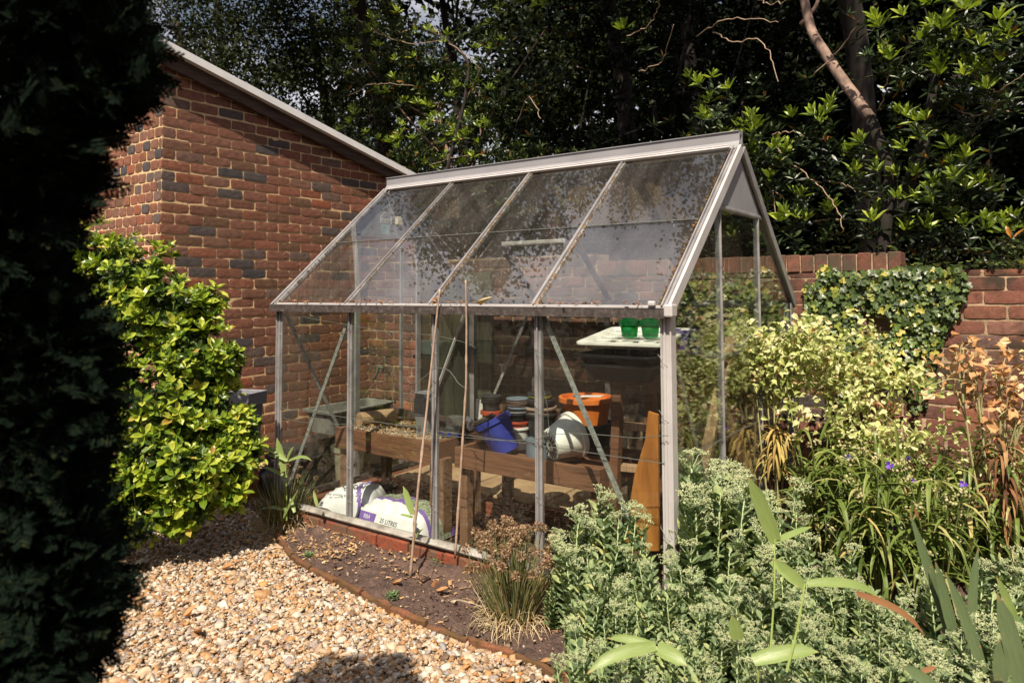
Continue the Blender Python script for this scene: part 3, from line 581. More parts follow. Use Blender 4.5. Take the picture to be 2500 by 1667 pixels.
# gable sticker
mb = MB(); mb.box((-.008, 0, 0), (.002, .085, .14)); 
st = P(942, 548, x=.006); o = empty('window_sticker', st, 0, 'small pale blue house shaped sticker inside the far gable', 'sticker')
mb = MB(); mb.add([(0, -.04, -.1), (0, .04, -.1), (0, .04, .0), (0, -.04, 0)] + [(.002, -.04, -.1), (.002, .04, -.1), (.002, .04, .0), (.002, -.04, 0)], [(3, 2, 1, 0), (4, 5, 6, 7), (0, 1, 5, 4), (1, 2, 6, 5), (2, 3, 7, 6), (3, 0, 4, 7)]); mb.build('label_panel', plain('pale_blue_print', (.35, .5, .55), .5), o)
mb = MB(); rail = [(-.045, 0, 0), (-.045, 0, 0)]
for a, b in (((-.05, .01), (-.05, .055)), ((-.05, .055), (0, .09)), ((0, .09), (.05, .055)), ((.05, .055), (.05, .01)), ((.05, .01), (-.05, .01))): mb.beam((.002, a[0], a[1]), (.002, b[0], b[1]), .003, .004, (1, 0, 0))
mb.build('outline', M['p_white'], o)
def text(body, size, name, m, parent, loc, rot, ext=.0006, align='CENTER'):
    cu = bpy.data.curves.new(name, 'FONT'); cu.body = body; cu.size = size; cu.extrude = ext; cu.align_x = align; cu.align_y = 'CENTER'
    tmp = bpy.data.objects.new('tmp', cu); C.objects.link(tmp); bpy.context.view_layer.update()
    me = bpy.data.meshes.new_from_object(tmp.evaluated_get(bpy.context.evaluated_depsgraph_get())); bpy.data.objects.remove(tmp)
    me.materials.clear(); me.materials.append(m); t_ = bpy.data.objects.new(name, me); C.objects.link(t_); t_.parent = parent; t_.location = loc; t_.rotation_euler = rot; return t_
text('eden', .045, 'lettering', M['p_white'], o, (.003, 0, .035), (R(90), 0, R(90)))
mb = MB(); mb.box((0, 0, 0), (.03, .055, .06)); o = mb.build('thermometer_box', M['p_cream'], bevel=.006, loc=P(974, 540, x=.03)); tag(o, 'small cream box hanging beside the sticker high in the far gable', 'box')
o = empty('hanging_strip', P(1295, 592, y=1.4), 0, 'long white strip hanging under the rear roof glass', 'lamp')  # plain white plastic strip hung under the glass, gives no light
mb = MB(); mb.extrude(V(-.27, 0, 0), V(.27, 0, 0), (0, 0, 1), [(-.022, -.01), (-.018, -.018), (.018, -.018), (.022, -.01), (.022, .012), (-.022, .012)]); mb.build('cover', M['p_white'], o, bevel=.004)
for a in (-.2, .2): mb = MB(); mb.tube([(a, 0, .01), (a, 0, .09)], .003); mb.build('hanger', M['wire'], o)
# edging of old bricks
M['edgebrick'] = brickmat('edging_brick', [(0, (.2, .07, .035)), (.5, (.28, .11, .055)), (1, (.15, .065, .04))], dict(lo=.42, hi=.6, c=(.12, .07, .03), scale=9), bump=.8)
EP = np.concatenate([[P(672, 1300, z=-.09)], EDGE, [P(1470, 1690, z=-.09), P(1560, 1720, z=-.09)]]); seg = np.linalg.norm(np.diff(EP, axis=0), axis=1); cum = np.concatenate([[0], np.cumsum(seg)]); s_ = 0; k = 0; pos_words = ['nearest the grass clump', 'second from the grass clump', 'third from the grass clump', 'fourth along the bed', 'fifth along the bed, mossy', 'sixth along, below the dead leaf', 'seventh along, left of the seed heads', 'eighth along, below the seed heads', 'ninth along, below the clump', 'tenth along, cracked', 'eleventh along, before the green plants', 'last one under the green plants', 'hidden end piece']
while s_ < cum[-1] - .1 and k < 13:
    e_ = min(s_ + .215, cum[-1]); a = V(*[np.interp(s_, cum, EP[:, i]) for i in range(3)]); b = V(*[np.interp(e_ - .008, cum, EP[:, i]) for i in range(3)])
    a[2] = b[2] = GZ + .023 + RG.normal() * .004; d = unit(b - a); n_ = V(-d[1], d[0], 0); mb = MB(); J = RG.normal(size=(6, 2)) * .003
    vs = []
    for i, t_ in enumerate(np.linspace(0, 1, 6)):
        c = a + (b - a) * t_; tw = .03 * (.8 if i in (0, 5) else 1)
        for (u_, z_) in ((-.011, -.05), (-.013, .006), (-.008, .014), (.008, .015), (.013, .005), (.011, -.05)): vs.append(c + n_ * (u_ + J[i, 0] + RG.normal() * .002) + V(0, 0, z_ + J[i, 1] * .8 + RG.normal() * .0015))
    fs = [(6 * i + j, 6 * i + (j + 1) % 6, 6 * i + 6 + (j + 1) % 6, 6 * i + 6 + j) for i in range(5) for j in range(6)] + [tuple(range(6))[::-1], tuple(range(30, 36))]
    mb.add(vs, fs); o = mb.build('edging_brick', M['edgebrick'], bevel=.003); tag(o, 'rust red edging brick between gravel and bed, ' + pos_words[k], 'brick', 'edging bricks along the gravel'); s_ = e_; k += 1

# spring clips that hold the panes
def clip_at(p, n_, side):
    p = np.array(p, float); n_ = unit(n_); side = unit(side); u_ = np.cross(n_, side); mb = MB()
    q_ = np.array([p - side * .022 + u_ * .016, p - side * .006 + u_ * .005 + n_ * .010, p + side * .004 + n_ * .016, p - side * .004 - u_ * .012 + n_ * .016, p + side * .006 - u_ * .020 + n_ * .010, p + side * .022 - u_ * .030]); mb.tube(q_, .0011, sides=4); mb.build('glazing_clip', M['galv'], gh)
for i in (1, 2, 3):
    for z_ in (.16, .30, .72, .98): clip_at((i * .62 + .002, -.004, z_ + RG.normal() * .02), (0, -1, 0), (1, 0, 0))
for z_ in (.34, .8, 1.02): clip_at((.006, -.004, z_), (0, -1, 0), (1, 0, 0)); clip_at((GL - .02, -.004, z_ - .05), (0, -1, 0), (1, 0, 0))
for y_ in (Y1, Y2):
    for z_ in (.35, .48, .85, 1.35): clip_at((GL + .004, y_, z_ + RG.normal() * .015), (1, 0, 0), (0, 1, 0))
for y_, z_ in ((.35, 1.45), (.62, 1.72), (.12, 1.22)):
    mb = MB(); mb.lathe([(.005, 0), (.005, .004), (.002, .006)], rot=axis_rot((1, 0, 0)), c=(GL + .031, y_ + .01, rz2(y_) + .012), seg=8); mb.build('bolt', M['galv'], gh)

# ------------------------------------------------------------------ benches
FL = GZ + .012
BZ = .432
def bench(name, x0, x1, y0, y1, zt, label, leg_x, board_h=.105, slats=True):
    t = empty(name, ((x0 + x1) / 2, (y0 + y1) / 2, FL), 0, label, 'bench'); q = lambda mb, n, m, b=.002: local(mb.build(n, M[m], bevel=b), t)
    for y_ in (y0, y1): mb = MB(); mb.beam((x0, y_, zt - board_h / 2), (x1, y_, zt - board_h / 2), .028, board_h); q(mb, 'rail', 'wood')
    for x_ in (x0 + .0141, x1 - .0141): mb = MB(); mb.beam((x_, y0 + .0145, zt - board_h / 2 - .001), (x_, y1 - .0145, zt - board_h / 2 - .001), .028, board_h); q(mb, 'end_rail', 'wood')
    for x_ in leg_x:
        for y_ in (y0 + .042, y1 - .042): mb = MB(); mb.beam((x_, y_, FL - .02), (x_, y_, zt - .012), .052, .05, (0, 1, 0)); q(mb, 'leg', 'woodv')
    if slats:
        n = 6
        for i in range(n): y_ = y0 + .04 + (y1 - y0 - .08) * i / (n - 1); mb = MB(); mb.beam((x0 + .03, y_, zt - .05), (x1 - .03, y_, zt - .05), .05, .014); q(mb, 'slat', 'wood')
    return t
b1 = bench('planting_bench', .24, 1.04, .24, .66, BZ, 'brown timber bench with a tray bed of gravel, on the left behind the glass', (.275, 1.0), .12)
b2 = bench('planting_bench', 1.16, 2.03, .26, .72, BZ - .01, 'brown timber bench holding the coloured plant pots', (1.195, 1.99), .105)
mb = MB(); mb.beam((1.03, .30, .34), (1.03, .30, -.09), .075, .075, (0, 1, 0)); tag(mb.build('timber_post', M['woodv'], bevel=.003), 'thick upright timber post between the two benches', 'post')
# gravel bed of the left bench
mb = MB(); mb.box((.64, .45, BZ - .03), (.74, .38, .02)); o = mb.build('grit_base', M['pebbase']); tag(o, 'layer of grit filling the left bench', kind='stuff')
n = 3800; pts = np.stack([RG.uniform(.28, 1.0, n), RG.uniform(.26, .63, n), np.zeros(n)], 1); pts[:, 2] = BZ - .018 + lump(pts[:, 0] * 2, pts[:, 1] * 2) * .8 + RG.random(n) * .01
mb = MB(); pebbles(mb, pts, np.exp(RG.normal(0, .4, n)) * .0052, ICO1); tag(mb.build('grit', M['pebble'], smooth=True), 'tan grit and small stones filling the left bench', kind='stuff')
pts = pts[:420]; pts[:, 2] += .012; litter('bench_litter', pts, RG.uniform(.006, .02, len(pts)), M['litter'], 'dry brown leaves lying on the grit of the left bench')
mb = MB(); mb.tube([(.30, .36, BZ + .03), (.36, .60, BZ + .03)], .045, sides=14); tag(mb.build('log', M['woodpale'], bevel=.002), 'short pale log lying across the left end of the grit bench', 'log')
mb = MB(); mb.beam((.3, .645, BZ + .045), (.98, .645, BZ + .02), .02, .05); tag(mb.build('timber_lath', M['old_timber'], bevel=.002), 'dark thin lath along the back of the grit bench', 'lath')

# ------------------------------------------------------------------ pots
def pot(name, c, r0, r1, h, m, label, cat='pot', group=None, rot=None, seg=28, rim=.012, sq=0.0, wall=.004, rimw=.006, smooth=True):
    """open pot: foot radius r0, top radius r1, lipped rim; c is the foot's centre"""
    t = empty(name, tuple(c), 0, label, cat, group)
    pr = [(r0 * .4, .0), (r0, .0), (r0 + (r1 - r0) * (h - rim) / h, h - rim), (r1 + rimw, h - rim), (r1 + rimw, h), (r1 - wall, h), (r0 - wall + (r1 - r0) * .1, .008), (r0 * .3, .008)]
    k = 4; mb = MB(); mb.lathe(pr[:3] + [pr[2]], seg=seg, rot=rot, sq=sq)
    mb = MB(); mb.lathe([(r0, 0), (pr[2][0], h - rim), (pr[2][0] - wall, h - rim), (r0 - wall, .006)], seg=seg, rot=rot, sq=sq); a = mb.build('body', m, t)
    mb = MB(); mb.lathe([(pr[2][0] - wall + .0005, h - rim - .001), (r1 + rimw, h - rim), (r1 + rimw, h - .002), (r1 + rimw - .002, h), (r1 - wall, h), (r1 - wall - .001, h - rim + .003)], seg=seg, rot=rot, sq=sq); b = mb.build('rim', m, t)
    for o_ in (a, b):
        for p_ in o_.data.polygons: p_.use_smooth = (len(p_.vertices) == 4)
        if not sq:
            e_ = o_.modifiers.new('es', 'EDGE_SPLIT'); e_.split_angle = R(35)
        else:
            for p_ in o_.data.polygons: p_.use_smooth = False
    return t
def mpot(mk): return M[mk]
YB = .47
def stack(px, ybot, specs, y=YB, zf=None, group=None):
    """nested pots: specs [(radius, height, lift, material, label)] bottom to top"""
    p0 = P(px, ybot, y=y); z = zf if zf is not None else p0[2]
    for r, h, lift, mk, lab, *ex in specs:
        kw = ex[0] if ex else {}
        pot('plant_pot', (p0[0] + RG.normal() * .002, y + RG.normal() * .002, z), r * .74, r, h, M[mk], lab, group=group, rot=rotm(RG.normal() * .02, RG.normal() * .02, 0), **kw); z += lift
ZS = BZ - .04
words = ['lowest', 'second', 'third', 'fourth', 'fifth', 'sixth', 'seventh', 'eighth', 'ninth', 'tenth']
p0 = P(1040, 1058, y=.43); z = BZ - .015
for i in range(10):
    pot('plant_pot', (p0[0], .43, z), .047, .058, .125, M['p_grey'], 'square grey plastic pot, %s from the bottom of the tall nested stack on the grit' % words[i] if i < 9 else 'square grey plastic pot on top of the tall nested stack, standing proud', group='nested square grey pots', sq=.75, seg=16, rim=.007, rimw=.004); z += .0105 if i < 8 else .036
stack(1200, 1085, [(.062, .11, .02, 'p_purple', 'dull purple pot at the foot of the red rimmed stack'), (.058, .10, .022, 'p_red', 'red pot with a ringed rim under the pale pot of the left stack'), (.058, .08, .042, 'p_white', 'off white pot between two red pots of the left stack'),
    (.056, .09, .040, 'p_red', 'bright red pot just below the black pots of the left stack', dict(rim=.022)), (.052, .1, .011, 'p_black', 'lowest black pot of the left stack', dict(rim=.008)), (.052, .1, .011, 'p_dgrey', 'middle charcoal pot of the left stack', dict(rim=.008)), (.052, .1, .011, 'p_black', 'upper black pot of the left stack', dict(rim=.008)), (.052, .1, .01, 'p_dgrey', 'topmost charcoal pot of the left stack', dict(rim=.008))], y=.56, zf=.40)
stack(1265, 1095, [(.066, .12, .055, 'p_white', 'white pot at the foot of the middle stack beside the blue pot'), (.062, .10, .05, 'p_red', 'red pot with a white label in the middle stack'), (.056, .09, .012, 'p_black', 'black pot above the red one in the middle stack', dict(rim=.007)), (.056, .09, .012, 'p_grey', 'grey rimmed pot in the middle stack', dict(rim=.007)), (.056, .09, .012, 'p_black', 'second black pot in the middle stack', dict(rim=.007)), (.056, .09, .013, 'p_slate', 'slate rimmed pot in the middle stack', dict(rim=.008)),
    (.057, .09, .0105, 'p_brown', 'lowest brown pot of the middle stack', dict(rim=.007)), (.057, .09, .0105, 'p_brown', 'middle brown pot of the middle stack', dict(rim=.007)), (.057, .09, .0105, 'p_brown', 'upper brown pot of the middle stack', dict(rim=.007)), (.057, .09, .01, 'p_slate', 'topmost pale edged pot of the middle stack', dict(rim=.006))], y=.54, zf=.385)
stack(1318, 1070, [(.092, .17, .012, 'p_black', 'big black pot at the foot of the tall tower'), (.092, .17, .045, 'p_dgrey', 'second big charcoal pot of the tall tower'), (.088, .16, .028, 'p_tan', 'pot with a dusty tan rim in the tall tower'), (.080, .16, .022, 'p_black', 'black pot with a flared rim near the top of the tall tower'), (.074, .15, .03, 'p_dgrey', 'charcoal pot under the olive pot of the tall tower'), (.060, .14, .012, 'p_olive', 'olive yellow pot near the top of the tall tower'), (.060, .14, .01, 'p_dgrey', 'charcoal pot on top of the tall tower')], y=.62, zf=.40)
# tilted blue pot with pots inside
c = P(1238, 1102, y=.43); tilt = axis_rot(unit((-.42, -.16, .89)))
pot('plant_pot', c, .072, .098, .19, M['p_blue'], 'deep blue pot tilted to the left with smaller pots in it', rot=tilt, rim=.03)
for r, off, lab, mk in ((.085, .176, 'tan pot nested in the tilted blue pot', 'p_tan'), (.068, .182, 'red brown pot nested in the tilted blue pot', 'p_red')):
    cc = c + tilt @ V(.0, 0, off - .07); pot('plant_pot', cc, r * .8, r, .075, M[mk], lab, rot=tilt, rim=.008)
cc = c + tilt @ V(-.035, -.02, .125); pot('plant_pot', cc, .045, .062, .08, M['p_dgrey'], 'charcoal pot lying on the mouth of the blue pot', rot=tilt, rim=.008)
cc = c + tilt @ V(-.035, -.02, .138); pot('plant_pot', cc, .04, .053, .078, M['p_brown'], 'small brown pot inside the charcoal pot over the blue one', rot=tilt, rim=.007)
c = P(1312, 1108, y=.37); t = pot('plant_pot', (c[0], .37, .40), .056, .062, .095, M['p_slate'], 'blue grey round tub behind the third wall bar', rim=.01)
# white tub lying on its side, slotted foot towards the glass
c = P(1352, 1080, y=.36); ax = unit((.40, .84, .26)); rm_ = axis_rot(ax, (0, 0, 1)); c = c - ax * .02 + V(0, 0, -.005)
t = pot('white_tub', c, .075, .112, .155, M['p_white'], 'white tub lying on its side with a slotted foot', 'tub', rot=rm_, rim=.028, seg=36)
mb = MB(); mb.lathe([(.0745, -.003), (.073, -.006), (.02, -.004)], rot=rm_, seg=36); mb.build('foot', M['p_white'], t)
for i in range(18):
    a = i * 2 * math.pi / 18; d_ = V(math.cos(a), math.sin(a), 0); mb = MB(); mb.beam(rm_ @ (d_ * .030 + V(0, 0, -.0065)), rm_ @ (d_ * .068 + V(0, 0, -.0065)), .007, .002, ax); mb.build('slot', M['p_dgrey'], t)
mb = MB(); mb.lathe([(.010, -.007), (.010, -.0045)], rot=rm_, seg=10); mb.build('slot', M['p_black'], t)
# orange tub on black tub
c = P(1425, 1083, y=.70); t = pot('black_tub', (c[0], .74, .385), .115, .135, .15, M['p_black'], 'big black tub under the orange tub', 'tub', rim=.02)
t = pot('orange_tub', (c[0] - .003, .74, .505), .108, .138, .165, M['p_orange'], 'bright orange tub on top of the black tub', 'tub', rim=.026, rimw=.014)
mb = MB(); mb.box((c[0] + .03, .70, .678), (.17, .05, .006), rotm(0, -.06, .12)); tag(mb.build('plant_label', M['p_white'], bevel=.002), 'white plastic strip lying across the orange tub', 'label')
# jar, bowl, crumpled foil
M['clear'] = glassmat('clear_glass', .12, dcol=(.6, .62, .62), spots=.2)
c = P(1106, 1062, y=.44); z = BZ - .012; t = empty('glass_bowl', (c[0], .44, z), 0, 'clear bowl with a blue flower pattern standing on the grit', 'bowl')
mb = MB(); mb.lathe([(.05, 0), (.068, .02), (.074, .05), (.071, .05), (.064, .02), (.046, .004)], seg=28); mb.build('bowl', M['clear'], t, smooth=True)
mb = MB(); mb.lathe([(.072, .048), (.0765, .049), (.0765, .053), (.072, .053)], seg=28); mb.build('rim', M['p_dgrey'], t)
for i in range(9):
    a = i * .7 + .2; mb = MB(); mb.box((.071 * math.cos(a), .071 * math.sin(a), .026 + .006 * (i % 2)), (.003, .02, .022), rotm(0, 0, a)); mb.build('blue_motif', M['p_blue'], t, bevel=.004)
t = empty('glass_jar', (c[0] - .002, .45, z + .045), 0, 'open clear glass jar standing in the patterned bowl', 'jar')
mb = MB(); mb.lathe([(.046, 0), (.05, .008), (.05, .062), (.0535, .07), (.0515, .07), (.0475, .06), (.0475, .01), (.04, .004)], seg=28); mb.build('body', M['clear'], t, smooth=True)
c = P(1152, 1035, y=.44); v_, f_ = ICO2; v_ = v_ * (1 + .42 * RG.normal(size=(len(v_), 1))).clip(.35, 1.6); mb = MB(); mb.add(v_ * V(.034, .03, .035) + V(c[0], .44, c[2]), f_)
tag(mb.build('crumpled_foil', mat('foil', [(.3, (.5, .5, .52)), (.7, (.75, .75, .76))], 12, .3, .2, metal=.5)), 'crumpled shiny foil between the jar and the blue pot', 'foil')
c = P(1170, 1000, y=.6); mb = MB(); mb.box(c, (.05, .003, .12), rotm(.1, .12, 0)); tag(mb.build('seed_packet', M['p_white'], bevel=.001), 'white paper packet leaning behind the left pot stack', 'packet')

# ------------------------------------------------------------------ stand with trays on the right
t = empty('timber_stand', (2.2, .5, FL), 0, 'tall narrow timber stand under the stacked trays on the right', 'stand')
def bm(a, b, w_, h_, n, m='woodv', up=(0, 1, 0)): mb = MB(); mb.beam(a, b, w_, h_, up); return local(mb.build(n, M[m], bevel=.002), t)
A0, A1 = P(1495, 1338, y=.34), P(1512, 915, y=.34); B0, B1 = P(1572, 1330, y=.42), P(1592, 915, y=.42)
bm(A0, A1, .042, .045, 'leg', 'wood'); bm(B0, B1, .042, .045, 'leg', 'wood')
A0b, A1b, B0b, B1b = A0 + V(.06, .38, .0), A1 + V(.06, .38, 0), B0 + V(.06, .34, 0), B1 + V(.06, .34, 0)
A0b[2] = B0b[2] = FL; bm(A0b, A1b, .042, .045, 'leg', 'wood'); bm(B0b, B1b, .042, .045, 'leg', 'wood')
for py in (1037, 1138): q1, q2 = P(1503 if py < 1100 else 1499, py, y=.37), P(1580, py + 6, y=.40); bm(q1, q2 + V(.06, 0, 0), .03, .05, 'crossbar', 'woodpale', (0, 1, 0))
bm(A1 + V(.02, 0, -.02), B1 + V(.1, 0, -.02), .05, .04, 'crossbar', 'wood'); bm(A1b + V(0, 0, -.02), B1b + V(.06, 0, -.02), .05, .04, 'crossbar', 'wood')
ztop = A1[2]
def tray(name, c, sx, sy, h, m, label, rz=0, cells=0, lip=.018, cat='tray', tiltx=0):
    t = empty(name, c, rz, label, cat); mb = MB(); k = 1.0
    def ring(ax, ay, z, r=.03):
        pts = []
        for cx, cy, a0 in ((ax - r, ay - r, 0), (-ax + r, ay - r, 90), (-ax + r, -ay + r, 180), (ax - r, -ay + r, 270)):
            for j in range(4): a = R(a0 + j * 30); pts.append((cx + r * math.cos(a), cy + r * math.sin(a), z))
        return pts
    rings = [ring(sx / 2 - .03, sy / 2 - .03, 0), ring(sx / 2 - .004, sy / 2 - .004, h - .012), ring(sx / 2 + lip, sy / 2 + lip, h - .012), ring(sx / 2 + lip, sy / 2 + lip, h), ring(sx / 2 - .008, sy / 2 - .008, h), ring(sx / 2 - .034, sy / 2 - .034, .004)]
    vs = sum(rings, []); fs = [(i * 16 + j, i * 16 + (j + 1) % 16, (i + 1) * 16 + (j + 1) % 16, (i + 1) * 16 + j) for i in range(5) for j in range(16)] + [tuple(range(16))[::-1], tuple(range(80, 96))]
    vs = [(x, y, z + y * tiltx) for x, y, z in vs]
    mb.add(vs, fs); mb.build('tray_body', m, t, bevel=.0015)
    return t
tc_ = P(1545, 905, y=.42); tz = ztop + .0
tray('black_tray', (tc_[0] - .02, .44, tz - .02), .34, .40, .075, M['p_black'], 'lower black tray on the timber stand', rz=.05)
tray('black_tray', (tc_[0] - .005, .44, tz + .05), .38, .44, .055, M['p_black'], 'upper black tray with a pale worn edge on the timber stand', rz=-.03, tiltx=.02)
for i, (dx, dy) in enumerate(((-.09, -.05), (-.01, .07), (.07, -.03))): pot('plant_pot', (tc_[0] + dx, .44 + dy, tz + .062), .036, .048, .085, M['p_dgrey'], ['charcoal pot under the left part of the white tray', 'charcoal pot under the middle of the white tray', 'charcoal pot under the right part of the white tray'][i], group='pots propping up the white tray', rim=.01)
wt = tray('white_seed_tray', (tc_[0], .45, tz + .148), .38, .46, .034, M['p_white'], 'off white cell tray lying on the dark pots', rz=.12, tiltx=.10)
for i in range(3):
    for j in range(4): mb = MB(); mb.lathe([(.034, .018), (.038, .0265), (.041, .0265), (.041, .017)], (-.11 + i * .11, -.15 + j * .1, .004 + (-.15 + j * .1) * .1), seg=16); mb.build('cell', M['p_white'], wt, smooth=False)
GG = glassmat('green_clear_plastic', .2, tint=(.12, .62, .3), dcol=(.03, .35, .13), spots=.1)
for i, (dx, dy) in enumerate(((.03, -.12), (.125, -.10))):
    t = empty('green_propagator_pot', (tc_[0] + dx, .45 + dy, tz + .178), .1, ['translucent green pot on the left of the white tray top', 'translucent green pot on the right, against the corner post'][i], 'pot', 'green plastic pots on the white tray')
    mb = MB(); mb.lathe([(.03, 0), (.036, .004), (.042, .055), (.039, .055), (.033, .008), (.02, .006)], seg=20); mb.build('body', GG, t, smooth=True)
    mb = MB(); mb.lathe([(.041, .054), (.047, .056), (.047, .078), (.043, .08), (.043, .056)], seg=20, sq=.4); mb.build('collar', GG, t)
    mb = MB(); mb.lathe([(.03, .079), (.031, .092), (.026, .093)], seg=16); mb.build('neck', GG, t)
c = P(1680, 815, y=.6); mb = MB()
pot('plant_pot', (c[0] - .02, .62, c[2] - .10), .075, .085, .12, M['p_purple'], 'dark purple pot seen through the side glass', rim=.02)
mb = MB(); mb.beam((2.1, .8, c[2] - .11), (2.46, .8, c[2] - .11), .36, .016); tag(mb.build('shelf', M['concrete'], bevel=.002), 'thin grey shelf behind the corner post under the purple pot', 'shelf')
# ochre board leaning in the corner
pl = [P(*a, y=b) for a, b in (((1518, 1345), .22), ((1608, 1345), .22), ((1606, 1012), .22), ((1582, 1004), .22), ((1574, 1075), .22), ((1548, 1160), .22))]
mb = MB(); k = len(pl); mb.add(pl + [p_ + V(0, .018, 0) for p_ in pl], [tuple(range(k)), tuple(range(k, 2 * k))[::-1]] + [(i, k + i, k + (i + 1) % k, (i + 1) % k) for i in range(k)]); tag(mb.build('leaning_board', M['ply'], bevel=.002), 'tall ochre board leaning in the front right corner of the greenhouse', 'board')
mb = MB(); mb.beam((2.43, .10, -.1), (2.43, .9, 1.0), .05, .03, (0, 0, 1)); tag(mb.build('leaning_lath', M['woodpale'], bevel=.002), 'slim timber leaning inside the right side glass', 'lath')
mb = MB(); mb.beam((2.40, 1.55, -.1), (2.36, .85, .75), .09, .02, (1, 0, 0)); tag(mb.build('leaning_lath', M['woodpale'], bevel=.002), 'wider pale timber leaning towards the garden wall inside the side glass', 'lath')
# cardboard sheet on the floor
pl = [P(*a, z=b) for a, b in (((1392, 1247), .0), ((1440, 1206), .05), ((1500, 1215), .05), ((1505, 1300), -.07), ((1440, 1290), -.07))]
mb = MB(); k = 5; mb.add(pl + [p_ + V(0, 0, -.006) for p_ in pl], [tuple(range(k)), tuple(range(k, 2 * k))[::-1]] + [(i, k + i, k + (i + 1) % k, (i + 1) % k) for i in range(k)]); tag(mb.build('cardboard_sheet', plain('cardboard', (.48, .3, .17), .85)), 'bent tan cardboard sheet on the floor under the right bench', 'cardboard')
# brick path inside the greenhouse
M['slab'] = mat('sandstone_slab', [(.3, (.28, .17, .09)), (.7, (.46, .31, .18))], 6, .9, .5, 50)
t = empty('inner_path', (.9, .95, FL), 0, 'low brick edged path of tan slabs on the greenhouse floor', 'path edging')
pth = [(.06, .86), (.75, .78), (1.3, .8), (1.9, .83)]
mb = MB()
for i in range(8): x_ = .12 + i * .228; mb.box((x_, .80, FL + .035), (.215, .10, .1), rotm(0, 0, RG.normal() * .02))
local(mb.build('brick_edge', M['basebrick'], bevel=.005), t)
for i in range(3): mb = MB(); mb.box((.38 + i * .6, 1.12, FL + .04), (.585, .5, .1), rotm(0, 0, RG.normal() * .01)); local(mb.build('slab', M['slab'], bevel=.006), t)
# compost bags
def cushion(name, c, sx, sy, sz, rz, label, txt, seed, tilt=0):
    g_ = np.random.default_rng(seed); t = empty(name, c, rz, label, 'bag'); nu, nv = 44, 26; mb = MB()
    U, W_ = np.meshgrid(np.linspace(-1, 1, nu), np.linspace(-1, 1, nv)); prof = (np.clip(1 - np.abs(U) ** 4, 0, 1) ** .5) * (np.clip(1 - np.abs(W_) ** 3.2, 0, 1) ** .5)
    wr = .005 * np.sin(U * 9 + 3 * np.sin(W_ * 3 + seed)) * (np.abs(U) ** 1.5) + .003 * np.sin(U * 17 + W_ * 9 + seed) + g_.normal(size=U.shape) * .0016
    top = np.stack([U * sx * (1 - .04 * W_ ** 2), W_ * sy, prof * sz + wr * (prof > .1) + tilt * U], -1); bot = np.stack([U * sx * (1 - .04 * W_ ** 2), W_ * sy, -prof * sz * .12 + tilt * U - .004], -1)
    i = np.arange(nu * nv).reshape(nv, nu); q = np.stack([i[:-1, :-1], i[:-1, 1:], i[1:, 1:], i[1:, :-1]], -1).reshape(-1, 4)
    vv = np.concatenate([top.reshape(-1, 3), bot.reshape(-1, 3)]); cxy = top.reshape(-1, 3)[q].mean(1); W2 = cxy[:, 1] / sy; U2 = cxy[:, 0] / sx
    cls = np.where((W2 > -.35) & (W2 < -.22), 1, np.where(W2 >= -.22, np.where((np.abs(U2 - .1 - .2 * W2) < .09) | (W2 > .7), 1, 2), 0)) if txt == 1 else np.where(np.abs(U2 - .55 - .1 * np.sin(W2 * 4)) < .07, 1, 0)
    for k in range(3):
        if (cls == k).any(): mb.f.setdefault((4, k), []).append(q[cls == k])
    mb.f.setdefault((4, 0), []).append(q[:, ::-1] + nu * nv)
    bd = [i[0, j] for j in range(nu)] + [i[j, -1] for j in range(1, nv)] + [i[-1, j] for j in range(nu - 2, -1, -1)] + [i[j, 0] for j in range(nv - 2, 0, -1)]
    mb.f.setdefault((4, 0), []).append(np.array([(bd[k], bd[(k + 1) % len(bd)], bd[(k + 1) % len(bd)] + nu * nv, bd[k] + nu * nv) for k in range(len(bd))])[:, ::-1]); mb.v.append(vv); mb.n = len(vv)
    mb.build('bag_skin', [M['bagwhite'], M['bagpurple'], M['bagpic']], t, smooth=True); return t
M['bagwhite'] = plain('white_bag_film', (.78, .77, .8), .35); M['bagpurple'] = plain('purple_bag_print', (.2, .12, .42), .4)
M['bagpic'] = mat('printed_plants', [(.3, (.1, .16, .06)), (.48, (.42, .45, .34)), (.52, (.05, .08, .04)), (.7, (.6, .58, .55))], 38, .4, 0)
M['ink'] = plain('dark_print', (.05, .05, .06), .6)
t = cushion('compost_bag', (.80, .235, FL + .02), .27, .155, .175, -.07, 'white and purple compost bag marked 25 LITRES lying by the front glass', 1, 3)
mb = MB(); mb.box((-.125, -.1525, .093), (.14, .012, .044), rotm(-.45, 0, 0)); mb.build('print_panel', M['bagpurple'], t)
mb = MB(); mb.box((.02, -.150, .092), (.47, .012, .075), rotm(-.45, 0, 0)); mb.build('front_flap', M['bagwhite'], t, bevel=.002)
text('25 LITRES', .033, 'lettering', M['ink'], t, (.055, -.1575, .093), (R(90) - .45, 0, 0)); text('RBA', .03, 'lettering', M['bagwhite'], t, (-.12, -.160, .094), (R(90) - .45, 0, 0))
t = cushion('compost_bag', (.36, .24, FL + .04), .20, .13, .16, .35, 'crumpled white plastic bag with faint black print near the front left glass', 2, 8, .05)
text('Grow', .06, 'lettering', M['ink'], t, (.06, -.070, .178), (R(38), 0, .1))
text('for sowing and growing', .022, 'lettering', M['ink'], t, (.02, -.108, .135), (R(58), 0, .05))
